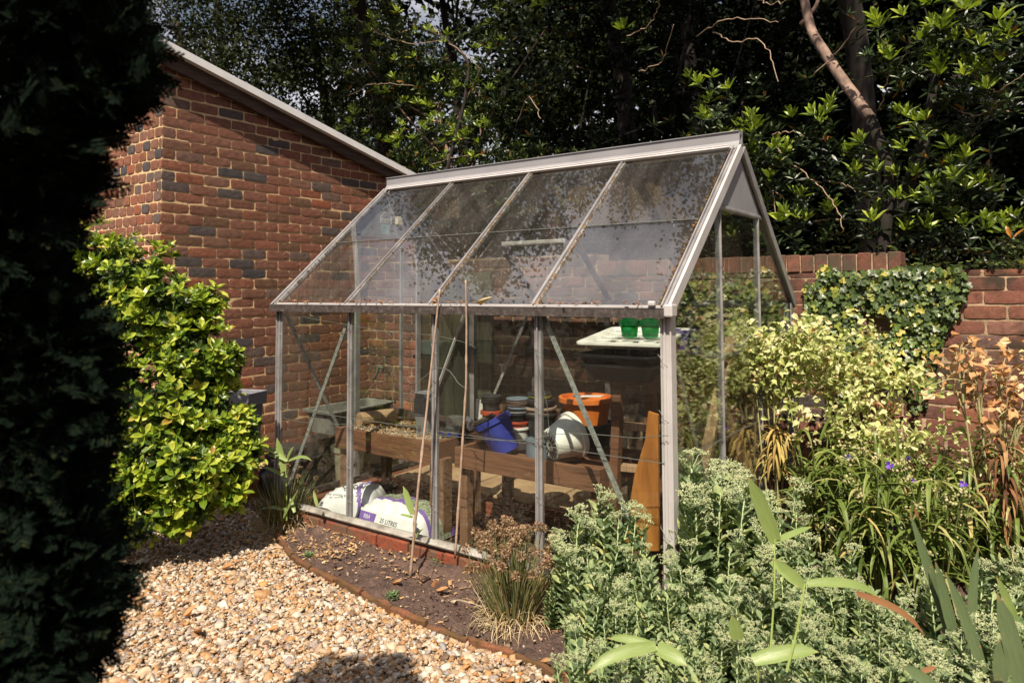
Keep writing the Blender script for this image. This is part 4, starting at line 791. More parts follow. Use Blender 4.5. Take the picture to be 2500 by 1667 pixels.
# things under the left bench and beyond the far gable
pot('plant_pot', P(930, 1128, y=.55) * V(1, 1, 0) + V(0, 0, FL), .075, .09, .12, M['p_black'], 'black pot on the floor under the left bench', rim=.015, sq=.5, seg=16)
c = P(850, 1112, x=-.22); pot('cream_pot', (c[0], c[1], GZ + .01), .085, .115, .28, M['p_cream'], 'ringed cream plastic urn outside the far gable', rim=.03)
c = P(1000, 1115, y=1.25); mb = MB(); mb.box((c[0], 1.3, FL + .09), (.14, .05, .2)); tag(mb.build('cream_block', M['p_cream'], bevel=.008), 'pale upright block by the far gable door', 'block')
c = P(600, 1100, z=.02); PX, PYY = -.575, .155
t = empty('tall_planter', (PX, PYY, .06), .35, 'tall square grey planter beside the shed wall', 'planter')
mb = MB(); mb.lathe([(.085, 0), (.122, .49), (.109, .49), (.08, .012)], seg=4, rot=None); mb.build('body', M['planter'], t, bevel=.004)
mb = MB(); mb.lathe([(.122, .445), (.140, .445), (.144, .53), (.136, .533), (.121, .53), (.113, .445)], seg=4); mb.build('rim', M['planter'], t, bevel=.003)
pot('terracotta_pot', (PX, PYY, GZ + .01), .1, .135, .16, M['terracotta'], 'round terracotta pot under the tall grey planter', rim=.04, rimw=.012)
mb = MB(); mb.box((-.43, .42, .13), (.17, .12, .16), rotm(0, .1, .3)); tag(mb.build('mesh_crate', mat('perforated_black', [(.45, (.012, .012, .012)), (.5, (.05, .05, .05))], 140, .5, .3), bevel=.006), 'black perforated crate standing against the shed wall', 'crate')
v_, f_ = ICO2; v_ = v_ * (1 + .07 * RG.normal(size=(len(v_), 1))); mb = MB(); mb.add(v_ * V(.15, .14, .15) + V(-.40, .30, GZ + .10), f_); o = mb.build('black_sack', M['p_black'], smooth=True); tag(o, 'slumped black sack between the planter and the greenhouse', 'sack')
t = tray('stone_trough', (-.55, 1.05, .22), .30, .62, .17, M['concrete'], 'weathered grey trough seen through the left glass', rz=0, lip=.02, cat='trough')
t = tray('black_tub', (-.45, .8, GZ + .02), .42, .9, .24, M['p_dgrey'], 'big dark tub under the grey trough beyond the glass', rz=.0, lip=.01, cat='tub')
mb = MB(); mb.box((-.12, .18, GZ + .05), (.10, .16, .11), rotm(.1, .3, .5)); tag(mb.build('loose_brick', M['basebrick'], bevel=.006), 'loose brick by the front left corner post', 'brick')
# wall box behind the far gable
t = empty('wall_box', (P(1068, 856, y=1.93)[0], 1.925, P(1068, 856, y=1.93)[2]), -1.5708, 'grey framed box fixed to the garden wall beyond the far gable', 'box')
mb = MB(); mb.box((.04, .0, .03), (.1, .34, .12)); mb.build('cover', M['p_slate'], t, bevel=.01); mb = MB(); mb.box((.03, 0, -.05), (.12, .4, .03)); mb.build('base', M['p_black'], t, bevel=.004)
# dark boarding where shed and garden wall meet
mb = MB(); mb.box((-.12, 1.93, .65), (.5, .03, 1.5)); tag(mb.build('grey_board', mat('mossy_board', [(.3, (.05, .048, .035)), (.6, (.12, .115, .085)), (.75, (.17, .16, .12))], 7, .9, .4, 60, vscale=(3, 3, .5)), bevel=.003), 'upright grey green board between the rear left corner post and the shed', 'board')

# ------------------------------------------------------------------ canes and wires
def cane(name, pts, r, label, knots):
    t = empty(name, tuple(pts[0]), 0, label, 'cane'); pts = np.array(pts) - pts[0]; s_ = np.linspace(0, 1, 40); q_ = np.stack([np.interp(s_, np.linspace(0, 1, len(pts)), pts[:, i]) for i in range(3)], 1)
    rr = np.full(40, r) * np.linspace(1.15, .8, 40)
    for k in knots: rr[int(k * 39)] *= 1.4
    mb = MB(); mb.tube(q_, rr, sides=8); mb.build('stem', M['cane'], t, smooth=True); return t
cane('garden_cane', [P(1001, 1415, z=GZ), P(1022, 1180, y=-.17), P(1042, 1000, y=-.11), P(1060, 830, y=-.07), P(1074, 706, y=-.065)], .0058, 'left bamboo cane leaning up from the bed to the gutter', (.2, .38, .58, .79))
cane('garden_cane', [P(1111, 1362, y=-.07), P(1128, 1100, y=-.055), P(1138, 940, y=-.055), P(1139, 800, y=-.055), P(1137, 684, y=-.065)], .005, 'right bamboo cane standing upright against the front glass', (.12, .3, .45, .62, .85))
def wire(pxs, y, label, r=.0013, col='wire'):
    q_ = np.array([P(a, b, y=y) for a, b in pxs]); s_ = np.linspace(0, 1, 50); tt = np.concatenate([[0], np.cumsum(np.linalg.norm(np.diff(q_, axis=0), axis=1))]); tt /= tt[-1]
    w_ = np.stack([np.interp(s_, tt, q_[:, i]) for i in range(3)], 1); w_[1:-1] = (w_[:-2] + 2 * w_[1:-1] + w_[2:]) / 4
    mb = MB(); mb.tube(w_, r, sides=5); o_ = mb.build('tie_wire', M[col], smooth=True); tag(o_, label, 'wire'); return o_
wire([(668, 752), (760, 778), (860, 795), (955, 812), (1062, 818), (1145, 838), (1162, 850)], -.03, 'thin sagging wire across the upper left panes')
wire([(984, 935), (988, 925), (998, 928), (1000, 936), (1020, 932), (1043, 915), (1058, 900), (1075, 898), (1095, 903), (1108, 918), (1118, 935), (1132, 945), (1142, 948)], -.05, 'pale twisted wire looped between the two canes', .0018)
wire([(686, 1018), (720, 1028), (780, 1035), (850, 1035), (1000, 1058), (1060, 1063)], -.03, 'thin wire running low across the two left panes')
wire([(1062, 1063), (1140, 1068), (1230, 1076), (1312, 1072), (1345, 1060), (1400, 1058), (1480, 1062), (1555, 1070), (1600, 1064), (1632, 1063)], -.03, 'wire with twisted ends running low across the two right panes', .0016)
wire([(1306, 850), (1320, 920), (1336, 990), (1340, 1045), (1325, 1068), (1312, 1078)], -.03, 'loose dark wire hanging down beside the third wall bar', .0013)
wq = [P(1764, 838, x=GL + .03), P(1790, 846, x=GL + .05), P(1812, 842, x=GL + .06), P(1828, 822, x=GL + .06), P(1852, 815, x=GL + .04)]
mb = MB(); mb.tube(np.array(wq), .002, sides=5); tag(mb.build('tie_wire', M['galv'], smooth=True), 'short bright wire between the two side wall bars', 'wire')
c = P(925, 915, y=.4); mb = MB(); mb.tube([c + V(*a) for a in ((-.05, 0, -.04), (-.02, 0, .0), (.0, 0, .045), (.02, .0, .05), (.03, .01, .035), (.022, .01, .02))], .006, sides=8); tag(mb.build('garden_hook', plain('green_metal', (.08, .16, .12), .5), smooth=True), 'green metal hook hanging behind the left panes', 'hook')
# two small wire coils in front of the glass
for (a, b, lab) in ((951, 813, 'small wire coil at the middle of the sagging upper wire'),):
    c = P(a, b, y=-.03); ang = np.linspace(0, 4 * np.pi, 40); mb = MB(); mb.tube(np.stack([c[0] + .011 * np.cos(ang), np.full(40, c[1]) + ang * .0006, c[2] + .011 * np.sin(ang)], 1), .0015, sides=5); tag(mb.build('wire_coil', M['wire'], smooth=True), lab, 'wire')

for k, (pts_, lab) in enumerate((([(905, 968), (925, 925), (955, 912), (968, 905)], 'thin string running from the hook to the left gable'), ([(878, 985), (900, 950), (925, 925)], 'slack string hanging left of the green hook'), ([(958, 912), (957, 960), (966, 1008)], 'string hanging straight down right of the hook'), ([(955, 915), (962, 900), (966, 912), (958, 920)], 'small loop of string above the grit bench'))):
    mb = MB(); mb.tube(np.array([P(a, b, y=.42 + .01 * i) for i, (a, b) in enumerate(pts_)]), .0016, sides=5); tag(mb.build('string', M['p_tan']), lab, 'string')
for k, (x, y, r_, lab) in enumerate(((.98, .5, .03, 'small black pot lying on the left bench beside the bowl'), )):
    pot('plant_pot', (x, y + .08, BZ - .01), r_, r_ * 1.2, .06, M['p_black'], lab, rim=.008)

# ------------------------------------------------------------------ leaf shapes
def leaf8(wd, fold=.12, curl=-.15, p1=.35, p2=.7, tw=.75):
    """folded leaf of length 1 along y, 8 vertices"""
    v = V([0, 0, 0], [0, p1, fold * -.3 + curl * p1 ** 2], [0, p2, curl * p2 ** 2], [0, 1, curl]).reshape(-1, 3)
    z1, z2 = curl * p1 ** 2 + fold * wd, curl * p2 ** 2 + fold * wd * tw
    s = V([-wd, p1, z1], [-wd * tw, p2, z2], [wd, p1, z1], [wd * tw, p2, z2]).reshape(-1, 3)
    return np.concatenate([v, s]), [(0, 1, 4), (1, 2, 5, 4), (2, 3, 5), (0, 6, 1), (1, 6, 7, 2), (2, 7, 3)]
def leaf4(wd, fold=.15, curl=-.1):
    return V([0, 0, 0], [-wd, .45, fold * wd], [0, 1, curl], [wd, .45, fold * wd], [0, .5, 0]).reshape(-1, 3), [(0, 4, 1), (1, 4, 2), (2, 4, 3), (3, 4, 0)]
def ivy():
    v = V([0, 0, 0], [-.38, -.12, .02], [-.62, .25, .05], [-.28, .42, .0], [-.34, .78, .02], [0, 1.0, -.06], [.34, .78, .02], [.28, .42, 0], [.62, .25, .05], [.38, -.12, .02], [0, .35, -.04]).reshape(-1, 3)
    return v, [(10, i, i + 1) for i in range(0, 9)] + [(10, 9, 0)]
def heart():
    v = V([0, 0, 0], [-.26, -.06, .10], [-.38, .3, .2], [-.2, .7, .05], [0, 1.05, -.25], [.2, .7, .05], [.38, .3, .2], [.26, -.06, .10], [0, .4, -.06]).reshape(-1, 3)
    return v, [(8, i, i + 1) for i in range(0, 7)] + [(8, 7, 0)]
def blades(mb, base, dirs, length, width, droop, seg=6, mat=0, twist=0, fold=.25, face=None):
    """strap leaves: base N,3; dirs N,3 start direction; each bends over under droop"""
    N = len(base); base = np.asarray(base, float); d = unit(dirs); length = np.broadcast_to(length, N); width = np.broadcast_to(width, N); droop = np.broadcast_to(droop, N)
    side = unit(np.cross(d, V(0, 0, 1) if face is None else face) + 1e-6); p = base.copy(); rows = []; st = (length / seg)[:, None]
    prof = np.array([.75, 1, 1, .92, .72, .42, .03]) if seg == 6 else np.interp(np.linspace(0, 1, seg + 1), [0, .3, .75, 1], [.7, 1, .8, .03])
    for i in range(seg + 1):
        nrm = np.cross(side, d); w_ = (width * prof[i])[:, None] / 2
        rows.append(np.stack([p - side * w_ + nrm * w_ * fold, p, p + side * w_ + nrm * w_ * fold], 1))
        d = unit(d + V(0, 0, -1) * (droop * (i + .4) / seg * 2 / seg)[:, None] + RG.normal(size=d.shape) * .02); side = unit(side - d * (side * d).sum(1, keepdims=True)); p = p + d * st
    A = np.stack(rows, 1); k = (seg + 1) * 3; f = []
    for i in range(seg): f += [(3 * i, 3 * i + 1, 3 * i + 4, 3 * i + 3), (3 * i + 1, 3 * i + 2, 3 * i + 5, 3 * i + 4)]
    mb.addarr(A.reshape(-1, 3), {4: (np.array(f)[None] + (np.arange(N) * k)[:, None, None]).reshape(-1, 4)}, mat)
def ell_pts(n, c, r, inner=.35, g=RG):
    d = rdir(n, g); rad = g.uniform(inner ** 3, 1, n) ** (1 / 3); return np.array(c) + d * rad[:, None] * np.array(r), d
UPV = V(0, 0, 1)
def rosettes(mb, pos, ax, n_leaf, size, tmpl, spread=(.35, 1.25), mat=0, jit=.15):
    """whorls of leaves round shoot tips"""
    N = len(pos); ax = unit(ax); a0 = RG.uniform(0, 6.28, N); ref = unit(np.cross(ax, V(.3, .2, 1)) + 1e-5); ref2 = np.cross(ax, ref)
    size = np.broadcast_to(size, N)
    for j in range(n_leaf):
        a = a0 + j * 2.4; el = spread[0] + (spread[1] - spread[0]) * (j + .5) / n_leaf + RG.normal(size=N) * jit
        rad = np.cos(a)[:, None] * ref + np.sin(a)[:, None] * ref2; d = unit(rad * np.sin(el)[:, None] + ax * np.cos(el)[:, None])
        nrm = unit(ax * np.sin(el)[:, None] - rad * np.cos(el)[:, None] * .9 + RG.normal(size=(N, 3)) * .12)
        s_ = size * RG.uniform(.75, 1.1, N) * (.7 + .3 * (j + 1) / n_leaf)
        mb.scatter(tmpl, pos + d * (size * .04)[:, None] - ax * (size * .02 * j)[:, None], frames(d, nrm), s_, mat)
def near_sorted(x): return x

# ------------------------------------------------------------------ foliage materials
M['laurel'] = leafmat('laurel_leaves', [(0, (.009, .018, .005)), (.4, (.02, .036, .009)), (.75, (.05, .08, .016)), (.94, (.14, .18, .035)), (.975, (.3, .14, .03)), (1, (.34, .13, .03))], .36, .18, .4)
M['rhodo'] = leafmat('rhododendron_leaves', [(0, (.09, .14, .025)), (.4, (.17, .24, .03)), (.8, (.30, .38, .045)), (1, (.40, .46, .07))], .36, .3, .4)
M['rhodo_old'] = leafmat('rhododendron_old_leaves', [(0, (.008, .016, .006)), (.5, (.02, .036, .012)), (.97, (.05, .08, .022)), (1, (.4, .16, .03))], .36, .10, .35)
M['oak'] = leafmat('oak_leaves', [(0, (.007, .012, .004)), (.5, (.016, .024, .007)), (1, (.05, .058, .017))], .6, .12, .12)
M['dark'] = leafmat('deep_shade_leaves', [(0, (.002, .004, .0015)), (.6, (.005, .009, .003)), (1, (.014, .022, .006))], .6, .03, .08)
M['hedge'] = leafmat('far_hedge_leaves', [(0, (.06, .09, .03)), (.6, (.12, .15, .05)), (1, (.22, .2, .09))], .6, .2, .2)
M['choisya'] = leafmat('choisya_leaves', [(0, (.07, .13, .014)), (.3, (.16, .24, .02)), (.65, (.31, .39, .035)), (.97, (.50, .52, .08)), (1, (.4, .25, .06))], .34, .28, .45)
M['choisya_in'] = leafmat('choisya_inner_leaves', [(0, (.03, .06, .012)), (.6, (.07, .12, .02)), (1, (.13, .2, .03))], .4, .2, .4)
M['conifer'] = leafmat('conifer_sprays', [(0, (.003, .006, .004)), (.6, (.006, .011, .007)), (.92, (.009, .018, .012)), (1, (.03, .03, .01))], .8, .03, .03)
M['sedum'] = leafmat('sedum_leaves', [(0, (.085, .13, .062)), (.35, (.15, .215, .10)), (.7, (.22, .29, .135)), (.92, (.33, .39, .16)), (1, (.46, .44, .2))], .5, .22, .3)
M['sedstem'] = plain('sedum_stem', (.33, .40, .20), .6); M['sedbud'] = leafmat('sedum_buds', [(0, (.34, .40, .21)), (.5, (.46, .50, .28)), (.9, (.58, .58, .36)), (1, (.5, .38, .25))], .6, .1, .2)
M['spider'] = leafmat('strap_leaves', [(0, (.07, .11, .02)), (.4, (.13, .19, .035)), (.75, (.22, .27, .07)), (.93, (.42, .4, .16)), (1, (.5, .36, .14))], .42, .25, .4)
M['straw'] = leafmat('straw', [(0, (.4, .28, .15)), (.5, (.58, .45, .27)), (1, (.7, .6, .42))], .8, .2, .2)
M['chive'] = leafmat('chive_stems', [(0, (.04, .07, .03)), (.4, (.09, .125, .05)), (.65, (.25, .24, .09)), (1, (.52, .42, .22))], .55, .1, .3)
M['seed'] = leafmat('dry_seed_heads', [(0, (.16, .09, .05)), (.5, (.3, .185, .11)), (.85, (.46, .32, .21)), (1, (.62, .5, .36))], .85, .15, .2)
M['bamboo'] = leafmat('bamboo_leaf', [(0, (.16, .25, .045)), (.6, (.26, .36, .07)), (1, (.36, .42, .17))], .33, .25, .5)
M['pale'] = leafmat('pale_leaves', [(0, (.25, .32, .08)), (.3, (.46, .50, .17)), (.6, (.62, .66, .30)), (.84, (.72, .68, .42)), (.94, (.66, .45, .24)), (1, (.6, .34, .16))], .55, .3, .3, tint=(1.15, 1.15, .8))
M['orange'] = leafmat('orange_dry_leaves', [(0, (.42, .2, .08)), (.5, (.6, .36, .17)), (.85, (.7, .5, .3)), (1, (.5, .46, .2))], .7, .15, .2, (1.05, 1, .8))
M['drybrown'] = leafmat('brown_hanging_leaves', [(0, (.09, .042, .022)), (.5, (.2, .092, .04)), (.85, (.32, .17, .075)), (1, (.42, .3, .14))], .75, .10, .2, (1, .9, .7))
M['golden'] = leafmat('golden_withered_leaves', [(0, (.3, .2, .07)), (.5, (.5, .38, .12)), (.85, (.62, .5, .2)), (1, (.5, .24, .09))], .7, .25, .2)
M['ivy'] = leafmat('ivy_leaves', [(0, (.035, .06, .018)), (.5, (.07, .11, .03)), (.8, (.12, .18, .04)), (.93, (.3, .32, .06)), (1, (.5, .42, .09))], .38, .15, .5)
M['weed'] = leafmat('weed_leaves', [(0, (.08, .15, .06)), (.6, (.16, .25, .12)), (1, (.26, .34, .14))], .6, .25, .2)
M['violet'] = plain('violet_petal', (.13, .04, .5), .5); M['dleaf'] = leafmat('dead_leaf', [(0, (.5, .22, .08)), (.6, (.6, .32, .14)), (1, (.5, .16, .07))], .6, .2, .3)
M['sbud'] = leafmat('spiderwort_buds', [(0, (.22, .24, .08)), (.6, (.38, .36, .17)), (1, (.5, .42, .26))], .7, .05, .2)
M['iris'] = leafmat('iris_leaves', [(0, (.07, .12, .05)), (.6, (.12, .17, .075)), (1, (.2, .25, .11))], .5, .15, .3)
L_LAUREL = leaf8(.155, .25, -.18); L_RHO = leaf8(.15, .3, -.12, .4, .75, .85); L_OAK = leaf4(.34); L_CHO = leaf8(.24, .3, -.12, .4, .72, .85); L_SED = leaf8(.27, .35, -.1, .4, .72, .85); L_SMALL = leaf4(.3)

def veined(name, c1, c2, brown, trans=.25):
    m, t, b = mat_base(name); l = t.links.new; uvn = nd(t, 'ShaderNodeTexCoord'); sp_ = nd(t, 'ShaderNodeSeparateXYZ'); l(uvn.outputs['UV'], sp_.inputs[0])
    mp_ = nd(t, 'ShaderNodeMapping'); mp_.inputs['Scale'].default_value = (16, 1.3, 1); l(uvn.outputs['UV'], mp_.inputs[0]); n = noise(t, 1.6, 4, .6, mp_.outputs[0]); r = ramp(t, [(.3, c1), (.5, c2), (.7, c1)]); l(n.outputs['Fac'], r.inputs[0])
    n2 = noise(t, 14, 5, .7, uvn.outputs['Object']); ad = nd(t, 'ShaderNodeMath', operation='MULTIPLY_ADD'); l(n2.outputs['Fac'], ad.inputs[0]); ad.inputs[1].default_value = .25; ad2 = nd(t, 'ShaderNodeMath', operation='MULTIPLY'); l(sp_.outputs['Y'], ad2.inputs[0]); ad2.inputs[1].default_value = .85; l(ad2.outputs[0], ad.inputs[2]); rb = ramp(t, [(.90, (0, 0, 0)), (.97, (1, 1, 1))]); l(ad.outputs[0], rb.inputs[0])
    sp2 = ramp(t, [(.66, (0, 0, 0)), (.72, (1, 1, 1))]); n3 = noise(t, 45, 3, .6, uvn.outputs['Object']); l(n3.outputs['Fac'], sp2.inputs[0]); mxx = nd(t, 'ShaderNodeMixRGB', blend_type='ADD'); mxx.inputs['Fac'].default_value = 1; l(rb.outputs[0], mxx.inputs['Color1']); l(sp2.outputs[0], mxx.inputs['Color2'])
    mc = nd(t, 'ShaderNodeMixRGB'); l(mxx.outputs[0], mc.inputs['Fac']); l(r.outputs[0], mc.inputs['Color1']); mc.inputs['Color2'].default_value = (*brown, 1); l(mc.outputs[0], b.inputs['Base Color']); b.inputs['Roughness'].default_value = .38
    bp = nd(t, 'ShaderNodeBump'); bp.inputs['Strength'].default_value = .5; bp.inputs['Distance'].default_value = .001; l(n.outputs['Fac'], bp.inputs['Height']); l(bp.outputs[0], b.inputs['Normal'])
    tr = nd(t, 'ShaderNodeBsdfTranslucent'); l(mc.outputs[0], tr.inputs['Color']); ms = nd(t, 'ShaderNodeMixShader'); ms.inputs[0].default_value = trans; l(b.outputs[0], ms.inputs[1]); l(tr.outputs[0], ms.inputs[2]); l(ms.outputs[0], t.nodes['Material Output'].inputs[0]); return m
M['bamboo_veined'] = veined('veined_bamboo_leaf', (.14, .22, .045), (.28, .36, .12), (.45, .3, .12)); M['iris_veined'] = veined('ribbed_iris_leaf', (.075, .12, .05), (.15, .2, .095), (.34, .2, .1), .12)

# ------------------------------------------------------------------ trees beyond the wall
def branch(pts, r0, r1, mb, sides=7, wob=.0):
    pts = np.array(pts, float); n = 5 * len(pts); s_ = np.linspace(0, 1, n); tt = np.linspace(0, 1, len(pts)); q_ = np.stack([np.interp(s_, tt, pts[:, i]) for i in range(3)], 1)
    for _ in range(3): q_[1:-1] = (q_[:-2] + 2 * q_[1:-1] + q_[2:]) / 4
    if wob: q_[1:-1] += RG.normal(size=(n - 2, 3)) * wob
    mb.tube(q_, r0, r1, sides=sides); return q_
def crown_tree(name, label, trunk, lobes, n, leaf, size, m, cat='tree', group=None, trunk_r=(.16, .05), bark='darkbark', clumps=60, clump_r=.32, inner=.4, twigs=14, ros=0):
    """trunk, limbs to the lobes, leaves gathered in clumps with gaps between them"""
    t = empty(name, tuple(trunk[0]), 0, label, cat, group); off = V(*trunk[0]); mb = MB()
    q_ = branch([np.array(a) - off for a in trunk], trunk_r[0], trunk_r[1], mb, 9); mb.build('trunk', M[bark], t, smooth=True)
    mb = MB()
    for c, r, wt in lobes:
        for k in range(3):
            e_ = np.array(c) + rdir(1)[0] * np.array(r) * .7 - off; s0 = q_[int(len(q_) * RG.uniform(.35, .95))]; mid = (s0 + e_) / 2 + RG.normal(size=3) * .12
            branch([s0, mid, e_], trunk_r[1] * .55, .008, mb, 5)
    for k in range(twigs): pass
    mb.build('limb', M[bark], t, smooth=True)
    W = np.array([l[2] for l in lobes], float); W /= W.sum(); mb = MB()
    for (c, r, _), w_ in zip(lobes, W):
        nc = max(4, int(clumps * w_)); cp, cd = ell_pts(nc, c, r, inner); nn = int(n * w_ / nc)
        pos = (cp[:, None] + RG.normal(size=(nc, nn, 3)) * clump_r * RG.uniform(.5, 1.1, (nc, 1, 1)) * V(1, 1, .62)).reshape(-1, 3); out_ = np.repeat(cd, nn, 0)
        if ros: rosettes(mb, pos, unit(out_ * .5 + V(0, -.25, .9) + RG.normal(size=pos.shape) * .45), ros, size * RG.uniform(.8, 1.15, len(pos)), leaf)
        else:
            d = unit(out_ * .4 + RG.normal(size=pos.shape) * .9 + V(0, 0, -.25)); nr = unit(V(0, 0, 1) + RG.normal(size=pos.shape) * .6 + out_ * .3)
            mb.scatter(leaf, pos, frames(d, nr), size * RG.uniform(.7, 1.25, len(pos)))
    mb.f = mb.f
    v_off = -off
    mb.v = [a + v_off for a in mb.v]; mb.build('crown', M[m], t); return t
def W3(px, py, y): return P(px, py, y=y)
# far tall trees, the dark mass behind everything
far = [(-8.5, 9.5, 'tall fine leaved oak at the far left above the shed roof, sky showing through', 'oak', 15000), (-4.2, 10.5, 'tall dark tree behind the shed roof end', 'oak', 17000), (-.6, 10.5, 'dark tree behind the middle of the greenhouse ridge', 'dark', 17000), (3.0, 10.5, 'dark tree behind the right end of the ridge', 'dark', 17000), (6.8, 9.5, 'dark tree filling the far right background', 'dark', 16000)]
for k, (a, b_, d_, rr_, n) in enumerate(((430, 40, 12.5, (1.5, 1.5, 1.3), 5200), (620, 160, 11.5, (1.5, 1.3, 1.2), 6500), (760, 40, 12.0, (1.6, 1.4, 1.5), 7000), (520, -60, 13.0, (2.2, 1.6, 1.2), 4500), (900, 250, 11.0, (1.5, 1.2, 1.6), 6000))):
    c_ = P(a, b_, d=d_); crown_tree('oak', ['leftmost oak crown above the shed roof, sky between its leaves', 'second oak crown along the shed roof line', 'tall oak crown above the lower half of the shed roof', 'highest oak crown at the top left edge', 'dark oak crown behind the lower shed roof end'][k], [(c_[0] + .5, c_[1] + .6, -.3), (c_[0] + .4, c_[1] + .3, c_[2] * .5), (c_[0], c_[1], c_[2])], [(c_, rr_, 1)], int(n * 1.35), L_OAK, .066, 'oak', group='oaks beyond the shed', trunk_r=(.15, .05), clumps=75, clump_r=.24, inner=.15)
for k, (x, y, z, rr_, n) in enumerate(((.2, 5.6, 8.2, (3.2, 1.2, 2.4), 15000), (4.4, 5.2, 8.0, (2.8, 1.2, 2.4), 13000), (-4.2, 6.2, 8.6, (2.4, 1.2, 2.2), 9000))):
    crown_tree('beech', ['tall beech crown added above the view behind the ridge', 'tall beech crown added above the view at the right', 'tall beech crown added above the view at the left'][k], [(x, y + 1.2, -.3), (x, y + .8, 3), (x, y, 6.5)], [((x, y, z), rr_, 1)], n, L_OAK, .2, 'dark', group='tall beeches added to shade the background', clumps=90, clump_r=.4, inner=.1)  # crowns above the view, added to keep the background dark
for i, (x, y, lab, m, n) in enumerate(far):
    dens = 1.0 if i else .75
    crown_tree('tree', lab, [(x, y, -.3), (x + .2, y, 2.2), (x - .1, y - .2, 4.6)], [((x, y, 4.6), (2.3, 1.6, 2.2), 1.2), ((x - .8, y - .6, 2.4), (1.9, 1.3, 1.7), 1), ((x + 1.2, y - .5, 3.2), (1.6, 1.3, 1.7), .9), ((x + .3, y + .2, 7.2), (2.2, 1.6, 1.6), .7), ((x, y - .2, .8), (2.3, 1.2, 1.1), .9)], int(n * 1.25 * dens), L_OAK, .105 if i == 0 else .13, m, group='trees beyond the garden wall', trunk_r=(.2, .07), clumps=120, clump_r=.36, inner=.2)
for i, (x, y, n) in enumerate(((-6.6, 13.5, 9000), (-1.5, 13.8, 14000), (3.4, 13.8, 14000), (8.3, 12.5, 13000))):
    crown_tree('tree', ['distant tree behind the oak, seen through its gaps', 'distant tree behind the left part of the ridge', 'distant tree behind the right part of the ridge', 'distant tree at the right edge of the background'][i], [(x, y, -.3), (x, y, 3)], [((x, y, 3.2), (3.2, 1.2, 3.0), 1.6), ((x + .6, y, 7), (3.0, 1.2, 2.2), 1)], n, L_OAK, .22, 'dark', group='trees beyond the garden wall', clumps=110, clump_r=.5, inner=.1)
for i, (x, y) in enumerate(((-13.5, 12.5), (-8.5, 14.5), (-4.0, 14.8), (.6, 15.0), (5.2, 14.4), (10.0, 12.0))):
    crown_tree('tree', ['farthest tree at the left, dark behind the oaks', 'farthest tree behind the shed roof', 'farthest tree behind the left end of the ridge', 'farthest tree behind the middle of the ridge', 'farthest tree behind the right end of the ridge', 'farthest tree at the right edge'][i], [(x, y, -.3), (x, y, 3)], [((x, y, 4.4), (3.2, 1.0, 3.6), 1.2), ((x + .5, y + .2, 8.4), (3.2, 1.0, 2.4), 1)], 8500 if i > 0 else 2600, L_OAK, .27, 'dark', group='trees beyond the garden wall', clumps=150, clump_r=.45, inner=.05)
for i, (m_, n_, rz_x) in enumerate(((-6.5, 13.5, 2.6), (-2.2, 14.5, 2.6), (2.6, 14.0, 2.6), (6.8, 12.5, 2.4), (10.5, 9.0, 2.6), (12.0, 4.5, 2.6), (-10.5, 10.0, 2.4))):
    x, y = m_ * .922 + n_ * .387, m_ * .387 - n_ * .922
    crown_tree('added_lime', ['added lime tree far behind the viewpoint, left of the middle', 'added lime tree far behind the viewpoint, near the middle', 'added lime tree far behind the viewpoint, right of the middle', 'added lime tree behind the viewpoint at the right', 'added lime tree beside the garden, right of the bed', 'added lime tree beside the garden, beyond the wall end', 'added lime tree behind the viewpoint at the far left'][i], [(x, y, -.3), (x, y, 3)], [((x, y, 4.4), (3.0, 1.8, rz_x), 1.3), ((x, y, 1.8), (2.8, 1.8, 1.8), 1)], 5200, L_OAK, .24, 'oak', group='added trees behind the viewpoint', clumps=120, clump_r=.4, inner=.05)  # unseen trees added to darken the glass reflections and cut the sky fill
# sunlit hedge glimpsed low beyond the wall
crown_tree('hedge', 'sunlit pale green hedge glimpsed low beyond the wall', [(3.2, 7.2, -.3), (3.2, 7.2, .6)], [((2.7, 7.2, 1.3), (1.5, .5, .8), 1), ((4.1, 7.2, 1.25), (1.3, .5, .7), 1)], 7000, L_SMALL, .055, 'hedge', cat='hedge', clumps=90, clump_r=.16)
# laurel left of the middle, its shoots catching the sun
crown_tree('laurel', 'big glossy leaved laurel behind the shed roof end and the ridge', [(-1.7, 4.2, -.3), (-1.9, 4.1, 1.8), (-2.3, 4.0, 3.6)], [((-3.1, 4.0, 4.1), (1.0, .7, .55), 1.1), ((-2.3, 4.0, 3.2), (1.0, .7, .9), 1.7), ((-1.2, 4.0, 2.5), (.9, .6, .65), 1.0), ((-2.9, 4.1, 2.6), (.9, .6, .7), 1.0), ((-1.2, 4.3, 4.0), (.9, .6, .7), .6)], 1500, L_LAUREL, .115, 'laurel', cat='shrub', bark='bark', trunk_r=(.06, .03), clumps=150, clump_r=.14, inner=.35, ros=7)
crown_tree('laurel', 'dark laurel in deep shade behind the middle of the ridge', [(.4, 5.0, -.3), (.3, 5, 2), (.2, 5, 3.4)], [((-.3, 5.2, 3.3), (1.2, .7, 1.2), 1.2), ((1.1, 5.2, 3.2), (1.2, .7, 1.3), 1.2), ((.4, 5.2, 4.9), (1.5, .8, .9), 1.2), ((.6, 5.0, 1.9), (2.0, .6, .8), 1.2)], 1900, L_LAUREL, .13, 'dark', cat='shrub', trunk_r=(.07, .03), clumps=120, clump_r=.22, ros=6)
